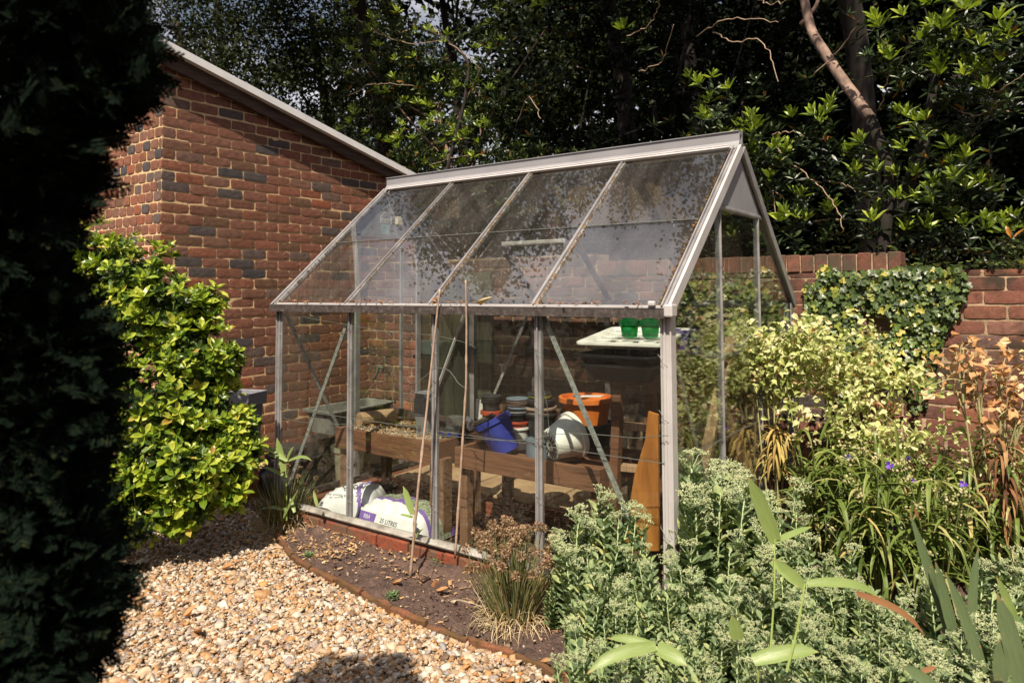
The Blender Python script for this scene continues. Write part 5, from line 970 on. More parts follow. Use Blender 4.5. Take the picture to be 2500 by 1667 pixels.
# rhododendron on the right, just behind the wall
rt_ = empty('rhododendron', (3.6, 2.75, -.2), 0, 'rhododendron with bright young shoots leaning over the right of the wall', 'shrub'); off = V(3.6, 2.75, -.2)
TR = [P(1955, -60, y=3.3), P(1975, 70, y=3.25), P(2040, 170, y=3.15), P(2125, 290, y=3.05), P(2180, 420, y=2.95), P(2160, 540, y=2.9), P(2150, 700, y=2.9)]
mb = MB(); branch([p_ - off for p_ in TR[:4]], .034, .042, mb, 10, .002); mb.build('trunk', M['bark'], rt_, smooth=True)
mb = MB(); branch([p_ - off for p_ in TR[3:]], .042, .05, mb, 10, .002); mb.build('lower_trunk', M['darkbark'], rt_, smooth=True)  # same trunk lower down, its shade painted as near-black bark
mb = MB(); branch([P(1955, 60, y=3.25) - off, P(1990, 20, y=3.3) - off, P(2010, -30, y=3.3) - off], .018, .014, mb); mb.build('fork', M['bark'], rt_, smooth=True)
mb = MB(); branch([P(2285, 160, y=3.05) - off, P(2270, 300, y=3.0) - off, P(2230, 420, y=2.95) - off, P(2190, 520, y=2.92) - off], .028, .05, mb, 9, .002); mb.build('trunk', M['darkbark'], rt_, smooth=True)
for a_ in ([(1985, 185), (2055, 120), (2090, 60), (2140, 10)], [(1885, 330), (1930, 320), (1980, 335), (2030, 345)], [(1880, 350), (1925, 395), (1990, 440), (2040, 500), (2060, 560)], [(1850, 420), (1890, 470), (1895, 540)], [(1980, 440), (2060, 445), (2090, 470)], [(2340, 170), (2400, 205), (2430, 228), (2500, 180)], [(2320, 260), (2370, 285), (2420, 270), (2440, 245)], [(1985, 540), (2060, 535), (2120, 538)], [(1530, 88), (1590, 60), (1610, 10), (1600, -20)], [(1560, 175), (1610, 160), (1625, 130), (1645, 60)], [(1700, 90), (1760, 50), (1830, 45), (1900, 55)], [(1740, 80), (1790, 105), (1850, 95), (1880, 130), (1900, 200)], [(1830, -5), (1880, 12), (1930, 0)], [(2150, 270), (2165, 210), (2180, 140), (2150, 90)], [(2180, 190), (2215, 120), (2235, 70)], [(1050, 60), (1080, 90), (1130, 130), (1165, 160)], [(870, 45), (930, 85), (1000, 110), (1080, 98)], [(1080, 450), (1040, 410), (1100, 385), (1150, 378)], [(850, 235), (900, 205), (950, 205), (1010, 210)], [(1260, 300), (1290, 230), (1310, 265), (1320, 290)]):
    y_ = 3.1 if a_[0][0] > 1500 else 3.5; mb = MB(); branch([P(q[0], q[1], y=y_ - .15 * k) - off for k, q in enumerate(a_)], .0058, .003, mb, 5, .007); mb.build('bare_twig', M['twig'], rt_, smooth=True)
def tips_in_px(spec, y0, y1):
    pts = []
    for cx, cy, rx, ry, n in spec:
        a = RG.uniform(0, 6.28, n); r_ = np.sqrt(RG.random(n)); pts += [P(cx + rx * q * math.cos(b), cy + ry * q * math.sin(b), y=RG.uniform(y0, y1)) for q, b in zip(r_, a)]
    return clear_trunk(np.array(pts))
def clear_trunk(p_):
    d = p_ - CAM; z = d @ FW; px = 1250 + FPX * (d @ RT) / z; py = PY0 - FPX * (d @ UP) / z
    s0, s1 = V(1955, -20), V(2130, 290); dd_ = s1[:2] - s0[:2]; t_ = np.clip(((px - s0[0]) * dd_[0] + (py - s0[1]) * dd_[1]) / (dd_ @ dd_), 0, .93); dist = np.hypot(px - s0[0] - t_ * dd_[0], py - s0[1] - t_ * dd_[1])
    return p_[(dist > 62) | (p_[:, 1] > 3.6)]
# bright shoots, then older leaves below and behind each
br = tips_in_px([(2230, 380, 170, 120, 26), (2330, 470, 110, 120, 16), (2130, 60, 110, 110, 12), (2380, 110, 110, 110, 24), (2110, 250, 60, 60, 7), (2290, 60, 60, 60, 6), (1990, 270, 80, 40, 7), (1770, 290, 70, 60, 9), (1720, 215, 60, 40, 6), (1890, 470, 60, 130, 12), (1830, 360, 30, 60, 6), (1985, 500, 60, 40, 6), (2470, 560, 40, 60, 5), (1520, 75, 25, 20, 2), (2200, 520, 100, 60, 8), (2030, 60, 40, 40, 3)], 2.55, 3.2)
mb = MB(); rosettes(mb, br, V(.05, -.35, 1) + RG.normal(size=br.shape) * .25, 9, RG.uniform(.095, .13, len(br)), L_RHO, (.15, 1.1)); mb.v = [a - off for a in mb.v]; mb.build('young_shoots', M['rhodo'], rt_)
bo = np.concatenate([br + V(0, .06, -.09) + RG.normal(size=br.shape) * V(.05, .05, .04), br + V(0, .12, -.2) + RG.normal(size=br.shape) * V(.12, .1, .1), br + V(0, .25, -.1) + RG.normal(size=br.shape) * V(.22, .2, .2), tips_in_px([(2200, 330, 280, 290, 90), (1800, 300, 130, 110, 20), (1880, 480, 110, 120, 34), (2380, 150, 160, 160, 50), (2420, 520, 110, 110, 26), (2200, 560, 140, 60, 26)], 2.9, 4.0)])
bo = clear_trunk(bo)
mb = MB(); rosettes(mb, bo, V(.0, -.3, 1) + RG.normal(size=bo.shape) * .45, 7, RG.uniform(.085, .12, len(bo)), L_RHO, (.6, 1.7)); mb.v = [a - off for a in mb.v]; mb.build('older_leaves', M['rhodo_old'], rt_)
lt_ = empty('rhododendron', (-1.9, 3.2, -.2), 0, 'rhododendron shoots above the shed end, lit against the dark', 'shrub'); off = V(-1.9, 3.2, -.2)
br = tips_in_px([(850, 45, 70, 50, 9), (990, 80, 120, 70, 18), (880, 115, 60, 30, 6), (905, 200, 60, 40, 8), (810, 300, 30, 30, 4), (960, 290, 110, 60, 18), (1080, 320, 110, 90, 20), (1130, 250, 90, 80, 12), (1120, 370, 60, 40, 8), (1270, 20, 60, 40, 5), (920, 370, 70, 40, 8), (1180, 60, 60, 60, 6)], 3.0, 3.7)
mb = MB(); rosettes(mb, br, V(.05, -.35, 1) + RG.normal(size=br.shape) * .3, 8, RG.uniform(.09, .12, len(br)), L_RHO, (.2, 1.2)); mb.v = [a - off for a in mb.v]; mb.build('young_shoots', M['rhodo'], lt_)
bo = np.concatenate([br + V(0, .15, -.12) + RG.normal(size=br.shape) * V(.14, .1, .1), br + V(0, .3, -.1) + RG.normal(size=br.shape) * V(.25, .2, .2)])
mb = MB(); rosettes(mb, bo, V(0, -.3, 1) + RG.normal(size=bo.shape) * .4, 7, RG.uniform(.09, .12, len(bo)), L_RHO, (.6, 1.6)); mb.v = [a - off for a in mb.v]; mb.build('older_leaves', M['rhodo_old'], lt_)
mb = MB(); branch([V(0, 0, 0), V(.2, -.1, 1.8), P(1160, 160, y=3.3) - off, P(1080, 90, y=3.3) - off, P(1000, 60, y=3.2) - off], .03, .008, mb, 7, .006); branch_ = mb.build('trunk', M['darkbark'], lt_, smooth=True)
# tall oak boughs over the greenhouse: they shade the trees behind and show in the roof glass
def bough(label, c, r, n, clumps, t0, m='oak', size=.10, cr_=.28, inner=.1):
    return crown_tree('oak', label, t0, [(c, r, 1)], int(n * 1.9), L_OAK, size * .66, m, group='oak boughs overhead', trunk_r=(.16, .06), clumps=clumps, clump_r=cr_, inner=inner)
bough('oak bough high over the far end of the greenhouse', (-2.4, 1.9, 6.4), (1.5, 1.0, .8), 5200, 34, [(-4.2, 5.2, -.2), (-4.1, 4.8, 4.5), (-3.2, 2.8, 6.3), (-2.0, 1.6, 6.6)])
bough('oak bough added high over the middle of the greenhouse', (2.0, 1.7, 7.9), (2.1, 1.3, 1.6), 20000, 110, [(2.2, 6.8, -.2), (2.2, 6.2, 4.5), (1.8, 3.0, 6.8), (1.2, 1.4, 7.2)])  # bough out of view, placed and thickened to shade the trees behind
bough('oak bough over the ridge reaching towards the shed', (-1.0, 3.3, 7.6), (2.0, .9, .9), 7500, 50, [(-1.2, 7.5, -.2), (-1.2, 7.0, 5.0), (-1.1, 4.8, 7.2), (-1.0, 3.2, 7.7)])
bough('oak bough high above the shed roof', (-4.8, 3.2, 7.6), (1.9, .9, .9), 6500, 44, [(-5.2, 7.5, -.2), (-5.2, 7.0, 5.0), (-5.0, 4.8, 7.2), (-4.8, 3.2, 7.7)])
bough('oak bough high to the right of the greenhouse', (4.6, 2.2, 8.0), (1.2, 1.1, .9), 3600, 24, [(5.6, 6.6, -.2), (5.6, 6.0, 5.0), (4.8, 3.2, 7.2), (4.2, 1.8, 7.6)])
# tree behind the viewpoint: its shade falls on the conifer and the near edge of the path
n0, m0 = 6.6, -.15; cx = m0 * .921 + n0 * .387; cy = m0 * .387 - n0 * .921
def MN(m_, n_): return V(m_ * .922 + n_ * .387, m_ * .387 - n_ * .922)
c1, c2, c3 = MN(.35, 6.5), MN(-1.4, 6.6), MN(-.2, 7.3)
crown_tree('yew', 'broad dark yew behind the viewpoint, shading the near edge of the path', [(c2[0], c2[1], GZ), (c2[0], c2[1], 2.5), (c2[0] + .2, c2[1], 4.2)], [((c1[0], c1[1], 3.45), (1.05, .7, 1.7), 1.6), ((c1[0], c1[1], 1.6), (1.15, 1.0, 2.0), 1.2), ((c2[0], c2[1], 3.5), (1.2, .8, 1.8), 1.5), ((c2[0], c2[1], 1.6), (1.2, 1.0, 2), 1.2), ((c3[0], c3[1], 3.4), (1.6, .6, 2.1), 1.2)], 26000, L_OAK, .14, 'dark', cat='tree', clumps=420, clump_r=.2, inner=.1)

# ------------------------------------------------------------------ conifer close on the left
def spray(seed):
    """flat feathery conifer spray of length 1 along y"""
    g_ = np.random.default_rng(seed); v = []; f = []
    def strip(p, d, ln, w_):
        s_ = np.cross(d, V(0, 0, 1)); s_ = s_ / np.linalg.norm(s_) * w_; b = len(v); e_ = p + d * ln
        v.extend([p - s_, p + s_, p + d * ln * .6 + s_ * .8, e_, p + d * ln * .6 - s_ * .8]); f.append((b, b + 1, b + 2, b + 3, b + 4))
    strip(V(0, 0, 0), V(0, 1, -.05), 1, .018)
    for i in range(11):
        y = .08 + .085 * i
        for sg in (-1, 1):
            ln = .42 * (1 - y * .8) * g_.uniform(.8, 1.2); d = unit(V(sg * .8, .85, g_.normal() * .15)); p = V(0, y, -.05 * y); strip(p, d, ln, .02)
            for k in range(3):
                q_ = p + d * ln * (.3 + .22 * k)
                for s2 in (-1, 1): strip(q_, unit(d + V(-d[1] * s2, d[0] * s2, g_.normal() * .1) * .7), ln * .33, .014)
    return np.array(v), f
cf = empty('conifer', (2.3, -2.05, GZ), 0, 'tall dark conifer standing close on the left edge of the view, in shade', 'tree'); off = V(2.3, -2.05, GZ)
mb = MB()
def cpt(px, py, d): return P(px, py, d=d)
rows = [(-120, 330), (0, 330), (50, 340), (90, 395), (140, 380), (180, 380), (240, 350), (300, 300), (380, 255), (460, 255), (520, 200), (560, 150), (620, 145), (700, 180), (780, 240), (860, 290), (950, 300), (1050, 285), (1150, 265), (1250, 262), (1330, 300), (1420, 315), (1500, 300), (1580, 262), (1667, 215), (1760, 180)]
ry = np.array([r_[0] for r_ in rows]); rx = np.array([r_[1] for r_ in rows])
N = 9000; py = RG.uniform(-25, 1780, N); edge = np.interp(py, ry, rx); dd = RG.uniform(.98, 1.32, N); px = edge - 100 - RG.gamma(1.3, 95, N); px = np.maximum(px, -160)
pos = np.array([cpt(a, b, d_) for a, b, d_ in zip(px, py, dd)]); rightv = RT
dirs = unit(rightv * RG.uniform(.25, 1.0, (N, 1)) + UPV * RG.normal(.15, .4, (N, 1)) - FW * RG.normal(.1, .5, (N, 1)))
for k in range(4):
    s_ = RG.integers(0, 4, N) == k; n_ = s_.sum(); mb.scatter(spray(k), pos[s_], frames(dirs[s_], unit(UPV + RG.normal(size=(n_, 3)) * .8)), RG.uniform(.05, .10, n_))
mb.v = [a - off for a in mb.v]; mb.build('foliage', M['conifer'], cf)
mb = MB(); tb = P(0, 900, d=1.25) - off; branch([V(tb[0], tb[1], 0), V(tb[0], tb[1], 1.0), V(tb[0] - .02, tb[1], 1.7)], .03, .015, mb, 8); mb.build('trunk', M['darkbark'], cf, smooth=True)

# ------------------------------------------------------------------ choisya
ch = empty('choisya', (-.35, -.45, GZ), 0, 'bushy yellow green shrub in front of the shed corner, full of sun', 'shrub'); off = V(-.35, -.45, GZ)
def lobe(px, py, d, rpx): c = P(px, py, d=d); r_ = rpx / FPX * d; return c, r_
LB = [(240, 625, 4.05, 85, .7), (330, 680, 3.95, 110, 1), (185, 690, 4.05, 80, .5), (415, 750, 3.9, 105, 1.1), (300, 810, 3.85, 130, 1), (480, 870, 3.85, 100, 1.0), (400, 980, 3.75, 130, 1.3), (505, 1010, 3.8, 85, 1), (430, 1110, 3.65, 125, 1.2), (350, 1180, 3.6, 105, 1), (250, 1000, 3.8, 130, .8), (215, 820, 4.0, 110, .7), (505, 735, 3.95, 38, .3), (545, 1150, 3.65, 65, .7), (450, 1225, 3.55, 75, .7), (170, 760, 4.0, 80, .5), (540, 885, 3.88, 52, .5), (550, 1075, 3.75, 62, .7), (585, 1110, 3.75, 50, .5), (560, 1190, 3.65, 52, .5), (300, 1230, 3.55, 80, .6), (460, 800, 3.92, 60, .5), (505, 930, 3.85, 62, .5), (590, 1040, 3.8, 42, .35), (350, 1240, 3.5, 80, .6), (470, 1150, 3.55, 80, .7)]
mb = MB(); mi = MB(); stem = MB()
for (px, py, d, rp, wt) in LB:
    c, r_ = lobe(px, py, d, rp); n = int(74 * wt); dv = rdir(n); dv = dv[(dv @ FW < .45)]; pos = c + dv * r_ * RG.uniform(.72, 1.06, (len(dv), 1)); ax = unit(dv * .75 + V(.1, -.2, .85) + RG.normal(size=pos.shape) * .3)
    rosettes(mb, pos, ax, 7, RG.uniform(.045, .085, len(pos)), L_CHO, (.5, 1.45))
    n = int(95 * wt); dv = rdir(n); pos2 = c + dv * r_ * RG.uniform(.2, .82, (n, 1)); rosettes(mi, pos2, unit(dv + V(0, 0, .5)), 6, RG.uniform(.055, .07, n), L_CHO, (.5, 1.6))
    for q_ in range(0, len(pos), 9): a = pos[q_]; b_2 = c + (a - c) * .3 + V(0, 0, -.1); stem.tube(np.array([b_2, (a + b_2) / 2 + V(0, 0, -.02), a]) - off, .004, .002, sides=4)
for k in range(6): e_ = P(*LB[k * 2][:2], d=LB[k * 2][2]) - off; branch([V(RG.normal() * .08, RG.normal() * .08, 0), e_ * V(.6, .6, .5), e_], .012, .006, stem, 5)
mb.v = [a - off for a in mb.v]; mi.v = [a - off for a in mi.v]
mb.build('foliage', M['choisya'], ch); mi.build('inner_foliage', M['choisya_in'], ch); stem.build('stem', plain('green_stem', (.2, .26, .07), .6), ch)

# ------------------------------------------------------------------ ivy on the wall
iv = empty('ivy', (3.3, WY - .03, GZ), 0, 'thick dark green ivy hanging down the right part of the garden wall', 'climber'); off = V(3.3, WY - .03, GZ)
poly = np.array([(2005, 640), (2060, 660), (2160, 658), (2250, 648), (2350, 655), (2362, 690), (2345, 740), (2330, 770), (2300, 820), (2285, 870), (2275, 930), (2262, 990), (2235, 1000), (2215, 940), (2180, 905), (2100, 900), (2080, 960), (2060, 1000), (2035, 960), (2010, 900), (1985, 840), (1960, 780), (1990, 730), (1995, 690)], float)
def inpoly(x, y, P_):
    c = np.zeros(len(x), bool); j = len(P_) - 1
    for i in range(len(P_)):
        xi, yi, xj, yj = *P_[i], *P_[j]; m_ = ((yi > y) != (yj > y)) & (x < (xj - xi) * (y - yi) / (yj - yi + 1e-9) + xi); c ^= m_; j = i
    return c
def sample_poly(P_, n):
    x = RG.uniform(P_[:, 0].min(), P_[:, 0].max(), n * 4); y = RG.uniform(P_[:, 1].min(), P_[:, 1].max(), n * 4); m_ = inpoly(x, y, P_); return x[m_][:n], y[m_][:n]
mb = MB(); x, y = sample_poly(poly, 2300); dens = (y < 860) | (RG.random(len(x)) < .5); hole = ((x - 2135) / 45) ** 2 + ((y - 790) / 28) ** 2 < 1; keep = dens & ~hole; x, y = x[keep], y[keep]
pos = np.array([P(a, b, y=WY - RG.uniform(.015, .085)) for a, b in zip(x, y)]); n = len(pos)
d = unit(V(0, -.25, -1) + RG.normal(size=(n, 3)) * V(.5, .2, .35)); nr = unit(V(.1, -1, .45) + RG.normal(size=(n, 3)) * .35); mb.scatter(ivy(), pos, frames(d, nr), RG.uniform(.022, .045, n))
xt = RG.uniform(2.5, 5.4, 420); tz2 = 1.37; pt = np.stack([xt, RG.uniform(WY - .03, WY + .18, 420), np.full(420, tz2) + RG.random(420) * .03], 1); kp = (xt > 3.0) | (RG.random(420) < .15); kp &= ~((xt > 3.0) & (RG.random(420) < .2)); pt = pt[kp]; pt[pt[:, 0] < 3.02, 2] += .11; d = unit(RG.normal(size=pt.shape) * V(1, 1, .3)); mb.scatter(ivy(), pt, frames(d, unit(UPV + RG.normal(size=pt.shape) * .3)), RG.uniform(.02, .04, len(pt)))
x, y = sample_poly(np.array([(1955, 690), (2010, 690), (2010, 760), (1965, 745)], float), 60); pos = np.array([P(a, b, y=WY - .03) for a, b in zip(x, y)]); mb.scatter(ivy(), pos, frames(unit(V(0, -.2, -1) + RG.normal(size=pos.shape) * .4), unit(V(.1, -1, .4) + RG.normal(size=pos.shape) * .3)), RG.uniform(.02, .035, len(pos)))
mb.v = [a - off for a in mb.v]; mb.build('leaves', M['ivy'], iv)
mb = MB()
for a_ in ([(2010, 650), (2060, 700), (2120, 800), (2150, 900)], [(2340, 660), (2300, 740), (2260, 900), (2240, 990)], [(2200, 660), (2190, 760), (2230, 880)], [(2040, 660), (2020, 760), (2040, 880), (2060, 980)]): branch([P(*q_, y=WY - .02) - off for q_ in a_], .004, .002, mb, 5)
mb.build('stem', M['twig'], iv)
iv2 = empty('ivy', (1.9, WY - .03, GZ), 0, 'sparser yellowish ivy on the wall behind the side glass', 'climber'); off = V(1.9, WY - .03, GZ)
x, y = sample_poly(np.array([(1660, 690), (1760, 680), (1870, 690), (1900, 760), (1900, 980), (1850, 930), (1760, 950), (1700, 900), (1650, 800)], float), 620); mb = MB(); pos = np.array([P(a, b, y=WY - RG.uniform(.02, .08)) for a, b in zip(x, y)]); n = len(pos)
mb.scatter(ivy(), pos, frames(unit(V(0, -.25, -1) + RG.normal(size=(n, 3)) * .4), unit(V(.1, -1, .45) + RG.normal(size=(n, 3)) * .35)), RG.uniform(.02, .042, n)); mb.v = [a - off for a in mb.v]; mb.build('leaves', leafmat('yellow_ivy', [(0, (.08, .12, .03)), (.5, (.2, .24, .06)), (1, (.45, .4, .12))], .5, .2, .3), iv2)

# ------------------------------------------------------------------ tall plants against the wall: leafy tops on bare stalks hung with withered leaves
HE = heart()
def leafy(name, base, tops, n, size, m, label, cat='plant', group=None, withered=True, wl=(.25, .55), wn=40, wm='drybrown', stem_r=.006, rr=.14, wdir=None):
    t = empty(name, tuple(base), 0, label, cat, group); base = np.array(base); st = MB()
    for tp in tops:
        mb = MB(); cps = []
        q_ = branch([V(RG.normal() * .02, RG.normal() * .02, 0), (tp - base) * .5 + RG.normal(size=3) * .02, tp - base], stem_r, stem_r * .5, st, 6); c = tp - base
        k = 7
        for j in range(k): e_ = c + RG.normal(size=3) * V(rr, rr * .8, rr * .7) ; branch([q_[int(len(q_) * RG.uniform(.6, .95))], (c + e_) / 2, e_], .003, .0015, st, 4); cps.append(e_)
        cps.append(c); cps = np.array(cps); nn = int(n / len(tops) / len(cps)); pos = (cps[:, None] + RG.normal(size=(len(cps), nn, 3)) * rr * .42).reshape(-1, 3); N = len(pos)
        d = unit(RG.normal(size=(N, 3)) * V(.9, .9, .5) + V(0, -.1, -.25)); nr = unit(V(.1, -.45, .9) + RG.normal(size=(N, 3)) * .5)
        mb.scatter(HE, pos, frames(d, nr), RG.uniform(.6, 1.25, N) * size); mb.build('leafy_top', M[m], t)
    st.build('stalk', plain('pale_stalk', (.36, .34, .16), .6), t)
    if withered:
        wb = MB(); h = (tops[0] - base); s_ = RG.uniform(wl[0], wl[1], wn); b_ = s_[:, None] * h + RG.normal(size=(wn, 3)) * .01
        blades(wb, b_, RG.normal(size=(wn, 3)) * V(.7, .5, .2) + V(0, -.2, .1), RG.uniform(.10, .2, wn), RG.uniform(.008, .018, wn), RG.uniform(2.5, 6, wn)); wb.build('withered_leaves', M[wm], t)
    return t
gz = lambda px, py, d: P(px, py, d=d)
def base_under(p): return V(p[0], p[1], GZ)
t1 = gz(1890, 850, 3.75); b1_ = base_under(t1)
leafy('lily', b1_, [gz(1890, 890, 3.75), gz(1862, 815, 3.8), gz(1935, 840, 3.85), gz(1840, 900, 3.75), gz(1955, 915, 3.8)], 1700, .034, 'pale', 'pale leafed plant at the back right greenhouse corner, stalk hung with golden withered leaves', rr=.10, wl=(.40, .66), wn=70, wm='golden')
t2 = gz(2070, 880, 3.9); leafy('lily', base_under(t2), [gz(2060, 890, 3.9), gz(2130, 885, 3.95), gz(2175, 930, 3.85), gz(2080, 950, 3.9), gz(2010, 895, 3.9), gz(1985, 850, 3.9)], 1300, .034, 'pale', 'middle pale leafed plant spreading in front of the ivy', rr=.10, wl=(.3, .5), wn=10, wm='golden')
t3 = gz(2440, 920, 3.1); leafy('lily', base_under(gz(2445, 1100, 3.1)), [gz(2440, 920, 3.1), gz(2380, 900, 3.15), gz(2480, 980, 3.1), gz(2450, 1010, 3.1), gz(2335, 860, 3.2), gz(2530, 900, 3.1)], 300, .040, 'orange', 'withered plant with crisp orange leaves before the right of the wall', rr=.085, wl=(.35, .74), wn=90)
t4 = gz(2200, 1090, 3.6); leafy('lily', base_under(t4), [gz(2170, 1080, 3.6), gz(2110, 1060, 3.7), gz(2260, 1080, 3.6), gz(2090, 1000, 3.75)], 520, .036, 'pale', 'low pale leafed plant between the wall and the strap leaves', rr=.10, withered=False)
t5 = gz(2440, 1130, 3.3); leafy('lily', base_under(t5), [gz(2400, 1140, 3.3), gz(2480, 1090, 3.3), gz(2520, 1150, 3.3)], 420, .036, 'pale', 'low pale leafed plant at the right edge below the orange leaves', rr=.09, withered=False)
# ------------------------------------------------------------------ spiderwort clumps
def spiderwort(px, py, d, label, n=170, flowers=2, spread=.22):
    b = gz(px, py, d); b[2] = GZ; t = empty('spiderwort', tuple(b), 0, label, 'plant', 'spiderworts below the wall'); mb = MB(); st = MB()
    ns = 26; a = RG.uniform(0, 6.28, ns); tips = np.stack([np.cos(a) * RG.uniform(.0, spread, ns), np.sin(a) * RG.uniform(0, spread, ns), RG.uniform(.30, .62, ns)], 1)
    for tp in tips: st.tube(np.array([tp * V(.1, .1, 0), tp * V(.5, .5, .55), tp]), .0035, .0025, sides=4)
    k = RG.integers(0, ns, n); f_ = RG.uniform(.35, 1, n); base = tips[k] * V(1, 1, 1) * f_[:, None]; base[:, :2] = tips[k][:, :2] * (f_ ** 1.3)[:, None]
    blades(mb, base, RG.normal(size=(n, 3)) * V(1, 1, .3) + V(0, 0, .75), RG.uniform(.14, .30, n), RG.uniform(.012, .022, n), RG.uniform(1.2, 3.8, n)); mb.build('strap_leaves', M['spider'], t); st.build('stem', plain('stem_green', (.14, .19, .05), .6), t)
    kk = RG.choice(ns, 12, replace=False)
    for q in kk: bd = MB(); bp_ = tips[q] + RG.normal(size=(14, 3)) * V(.014, .014, .010); bd.scatter(ICO1, bp_, randrot(14, 1), RG.uniform(.004, .007, 14)[:, None] * V(1, 1, 1.5)); bd.build('bud_cluster', M['sbud'], t, smooth=True)
    for i in range(flowers):
        fb = MB(); c = tips[kk[i]] + V(0, -.02, .025); pl_ = V([0, 0, 0], [-.5, .6, .1], [0, 1, 0], [.5, .6, .1]).reshape(-1, 3)
        for j in range(3): a_ = j * 2.1 + i; dd_ = unit(V(math.cos(a_), -.5, math.sin(a_))); fb.scatter((pl_, [(0, 1, 2, 3)]), c[None], frames(dd_[None], V(0, -1, .3)), np.array([.020]))
        fb.build('flower', M['violet'], t)
    return t
for i, (px, py, d, lab, fl) in enumerate(((2000, 1300, 3.55, 'spiderwort clump nearest the greenhouse corner, below the golden withered leaves', 2), (2090, 1330, 3.45, 'spiderwort clump left of the middle with a violet flower at its foot', 1), (2180, 1340, 3.4, 'spiderwort clump in the middle of the bed below the ivy', 1), (2280, 1330, 3.45, 'spiderwort clump right of the middle, violet flower on top', 2), (2370, 1380, 3.2, 'spiderwort clump left of the brown withered stalk', 1), (2480, 1380, 3.15, 'spiderwort clump at the right edge behind the withered stalk', 1), (2150, 1420, 3.05, 'front spiderwort clump bending over the grey green plants', 1), (2290, 1440, 2.95, 'front spiderwort clump behind the sword leaves', 1))): spiderwort(px, py, d, lab, flowers=fl)

# ------------------------------------------------------------------ sedum
def flower_head(seed):
    g_ = np.random.default_rng(seed); tw = MB(); bd = []; nb = 8
    for i in range(nb):
        a = i * 2.4 + g_.normal() * .2; r_ = .05 * math.sqrt((i + .6) / nb) * g_.uniform(.8, 1.2); e_ = V(r_ * math.cos(a), r_ * math.sin(a), .048 + g_.normal() * .006 - r_ * .25); tw.tube(np.array([V(0, 0, 0), e_ * V(.6, .6, .45), e_]), .0016, .001, sides=3, cap=False)
        for j in range(4):
            b_ = e_ + g_.normal(size=3) * V(.011, .011, .003) + V(0, 0, .010); tw.tube(np.array([e_, b_]), .001, .0008, sides=3, cap=False)
            for k in range(4): bd.append(b_ + g_.normal(size=3) * V(.0042, .0042, .0022) + V(0, 0, .002))
    o_v = V([1, 0, 0], [-1, 0, 0], [0, 1, 0], [0, -1, 0], [0, 0, 1.3], [0, 0, -1]).reshape(-1, 3); of = [(0, 2, 4), (2, 1, 4), (1, 3, 4), (3, 0, 4), (2, 0, 5), (1, 2, 5), (3, 1, 5), (0, 3, 5)]
    bd = np.array(bd); tw.scatter((o_v, of), bd, randrot(len(bd), .5), g_.uniform(.0022, .0034, len(bd)), 1); return tw
HEADS = []
for i in range(3):
    tmp = flower_head(i).build('flower_head', [M['sedstem'], M['sedbud']]); HEADS.append(tmp.data); bpy.data.objects.remove(tmp)
def sedum_proto(seed, ns, h, spread):
    g_ = np.random.default_rng(seed); lf = MB(); st = MB(); tips = []
    for i in range(ns):
        a = g_.uniform(0, 6.28); r_ = spread * math.sqrt(g_.random()); b = V(math.cos(a) * r_ * .3, math.sin(a) * r_ * .3, 0); hh = h * g_.uniform(.78, 1.08); tp = V(math.cos(a) * r_, math.sin(a) * r_, hh); q_ = np.array([b, b + (tp - b) * V(.7, .7, .5), tp]); st.tube(q_, .0042, .003, sides=5)
        n = 34; s_ = np.linspace(.06, .97, n); pos = np.stack([np.interp(s_, [0, .5, 1], q_[:, j]) for j in range(3)], 1); az = np.arange(n) * 2.1 + g_.uniform(0, 6); up_ = .35 + .75 * s_
        d = unit(np.stack([np.cos(az), np.sin(az), up_ + g_.normal(size=n) * .15], 1)); sz_ = (.088 - .038 * s_) * g_.uniform(.8, 1.2, n) * h / .45; lf.scatter(L_SED, pos, frames(d, unit(UPV + g_.normal(size=(n, 3)) * .25)), sz_); tips.append(tp)
    return lf, st, tips
SP = []
for i in range(5):
    lf, st, tips = sedum_proto(40 + i, 7, .46, .15); a = lf.build('foliage', M['sedum']); b = st.build('stem', M['sedstem'], smooth=True); SP.append((a.data, b.data, tips)); bpy.data.objects.remove(a); bpy.data.objects.remove(b)
def sedum(x, y, h, label, k, py_=1500):
    fd, sd, tips = SP[k % 5]; t = empty('sedum', (x, y, GZ), RG.uniform(0, 6.28), label, 'plant', 'grey green sedum plants'); t.scale = (1, 1, h / .46)
    t.scale = (h / .46 * RG.uniform(.85, 1.1),) * 2 + (h / .46 * RG.uniform(.88, 1.06),); t.rotation_euler = (RG.normal() * .09, RG.normal() * .09 + .03, RG.uniform(0, 6.28))
    for nm, dt in (('foliage', fd), ('stem', sd)): o_ = bpy.data.objects.new(nm, dt); C.objects.link(o_); o_.parent = t
    for j, tp in enumerate(tips[:(5 if py_ < 1330 else 3 if k < 50 else 2)]): o_ = bpy.data.objects.new('flower_head', HEADS[(j + k) % 3]); C.objects.link(o_); o_.parent = t; o_.location = tp; o_.rotation_euler = (RG.normal() * .2, RG.normal() * .2, RG.uniform(0, 6)); o_.scale = (RG.uniform(.85, 1.2),) * 3
